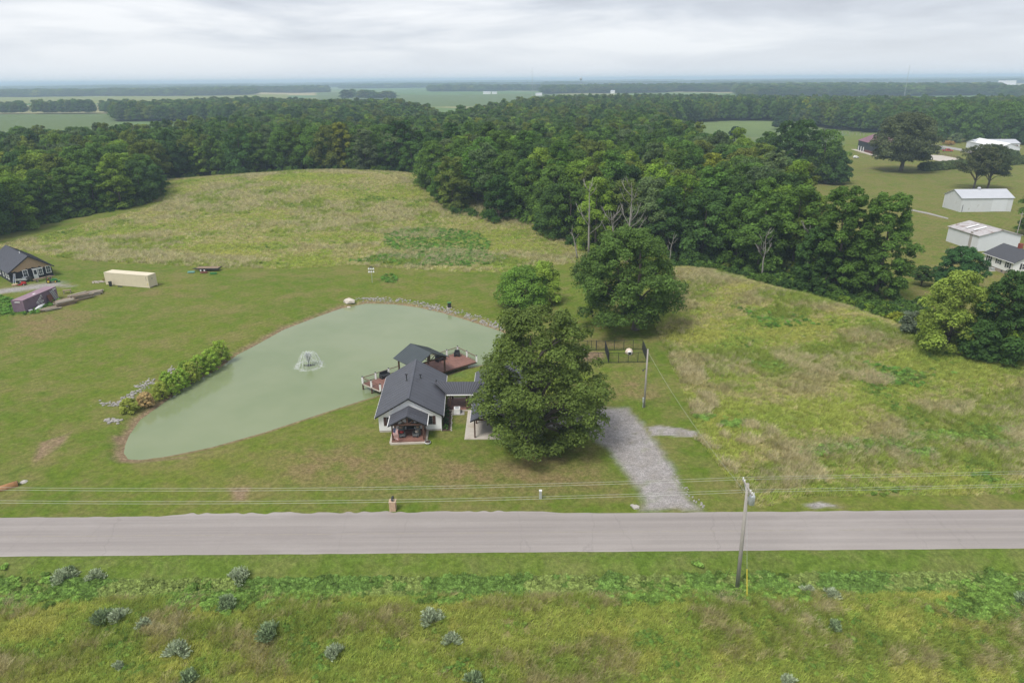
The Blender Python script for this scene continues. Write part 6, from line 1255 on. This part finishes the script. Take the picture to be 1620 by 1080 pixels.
XS, YS = [], []
for poly in (((1040,515),(1075,510),(1135,640),(1185,720),(1150,742),(1100,662)), ((1130,722),(1260,700),(1310,760),(1200,788)), ((1180,545),(1260,560),(1420,600),(1400,612),(1240,580)), ((1480,668),(1620,650),(1640,690),(1520,690)), ((1090,690),(1180,655),(1240,690),(1140,720))):
    a, b = rpts(gpoly(poly), 4.5, len(XS)+140); k = fbm(a*.7, b, 4, 90) > .51; XS.append(a[k]); YS.append(b[k])
x = np.concatenate(XS); y = np.concatenate(YS); n = len(x); r = np.random.default_rng(16); scatter('straw_grass', np.stack([x, y, hgt(x, y)-.02], 1), r.random(n)*6.28, .9+.6*r.random(n), np.array((.68, .62, .38))*(.75+.4*r.random((n, 1))), np.full(n, 2), SRC, tilt=np.stack([r.normal(size=n)*.15, .25+r.random(n)*.2], 1))
XS, YS = [], []
for poly in Z_LUSH[:6]:
    a, b = rpts(poly, 2.2, len(XS)+40); XS.append(a); YS.append(b)
x = np.concatenate(XS); y = np.concatenate(YS); n = len(x); c = np.array((.17, .34, .065))*(.6+.7*r.random((n, 1))); scatter('lush_weeds', np.stack([x, y, hgt(x, y)], 1), r.random(n)*6.28, .5+.7*r.random(n), c, np.where(r.random(n) < .5, 3, 1), SRC)
# undergrowth along the wood edges
XS, YS = [], []
E_ = WOOD[:40]
for (x0, y0), (x1, y1) in zip(E_[:-1], E_[1:]):
    L = math.hypot(x1-x0, y1-y0); k = int(L/1.5)
    t = RNG.random(k); nx_, ny_ = -(y1-y0)/L, (x1-x0)/L; o_ = RNG.normal(size=k)*1.5+1.5; XS.append(x0+(x1-x0)*t+nx_*o_); YS.append(y0+(y1-y0)*t+ny_*o_)
for (x0, y0), (x1, y1) in zip(RIDGE_R[:-1], RIDGE_R[1:]):
    L = math.hypot(x1-x0, y1-y0); k = int(L/1.1); t = RNG.random(k); XS.append(x0+(x1-x0)*t+RNG.normal(size=k)*1.5+5); YS.append(y0+(y1-y0)*t+11+RNG.normal(size=k)*2.2)
for (a, b, w_, d_, n_) in ((1425, 505, 4.5, 3, 70), (1450, 515, 4, 3, 60), (1300, 468, 5, 2, 60), (1360, 488, 5, 2, 60), (1220, 452, 6, 2, 60)):
    g_ = U(a, b, 0); XS.append(g_[0]+RNG.normal(size=n_)*w_*.5); YS.append(g_[1]+4+RNG.normal(size=n_)*d_*.6)
x = np.concatenate(XS); y = np.concatenate(YS); n = len(x); scatter('wood_edge_undergrowth', np.stack([x, y, hgt(x, y)-.2], 1), RNG.random(n)*6.28, .55+.75*RNG.random(n), tints(n, [5, 6, 1, 2, .15, 1], 8), np.full(n, 4), SRC)
# corn strips at the right farm
def stripe(name, p0, p1, dep, n, tint, seed):
    a, b = Vector(onG(*p0)), Vector(onG(*p1)); r = np.random.default_rng(seed); t = r.random(n); x = a.x+(b.x-a.x)*t; y = a.y+(b.y-a.y)*t+r.random(n)*dep; scatter(name, np.stack([x, y, hgt(x, y)], 1), r.random(n)*6.28, np.stack([.8+.4*r.random(n), .8+.4*r.random(n), 1.25+.4*r.random(n)], 1), np.array(tint)*(.8+.4*r.random((n, 1))), np.full(n, 4), SRC)
stripe('corn_rows', (1466, 271), (1532, 266), 6, 320, (.13, .18, .06), 1); stripe('corn_rows', (1580, 263), (1640, 258), 6, 260, (.13, .18, .06), 2); stripe('corn_rows', (1564, 238), (1611, 249), 5, 240, (.13, .19, .07), 3)
shrub('round_bush', 1510, 226, 10, 6.5, (.16, .22, .09), 'rounded pale green thicket near the distant farm pole', 480, 2600, .6, cat='bush'); shrub('dry_brush', 1500, 229.5, 9, 2.6, (.42, .28, .1), 'orange dry brush pile beside the farm lane', 481, 1500, .5, cat='brush pile')
shrub('grey_shrub', 1440, 528, 5.5, 4.0, (.16, .20, .13), 'grey-green shrub left of the bright yellow-green tree', 482, 5000, .26, cat='shrub')

# ------------------------------------------------------------------ haze
q_ = MB(); q_.b2(-16600, 16600, -305, 14600, -32, 63); hzo = q_.build('haze', 'white'); hzo.data.materials.clear()
hm_ = bpy.data.materials.new('haze'); hm_.use_nodes = True; t = hm_.node_tree; t.nodes.clear(); o = t.nodes.new('ShaderNodeOutputMaterial'); pvn = t.nodes.new('ShaderNodeVolumePrincipled'); pvn.inputs['Color'].default_value = (.62, .79, 1.0, 1); pvn.inputs['Density'].default_value = .00021; pvn.inputs['Anisotropy'].default_value = 0
t.links.new(pvn.outputs[0], o.inputs['Volume']); hzo.data.materials.append(hm_); tag(hzo, kind='stuff'); hzo.visible_shadow = True
print('points', ng1, ng2, ng3, len(rest), len(X))
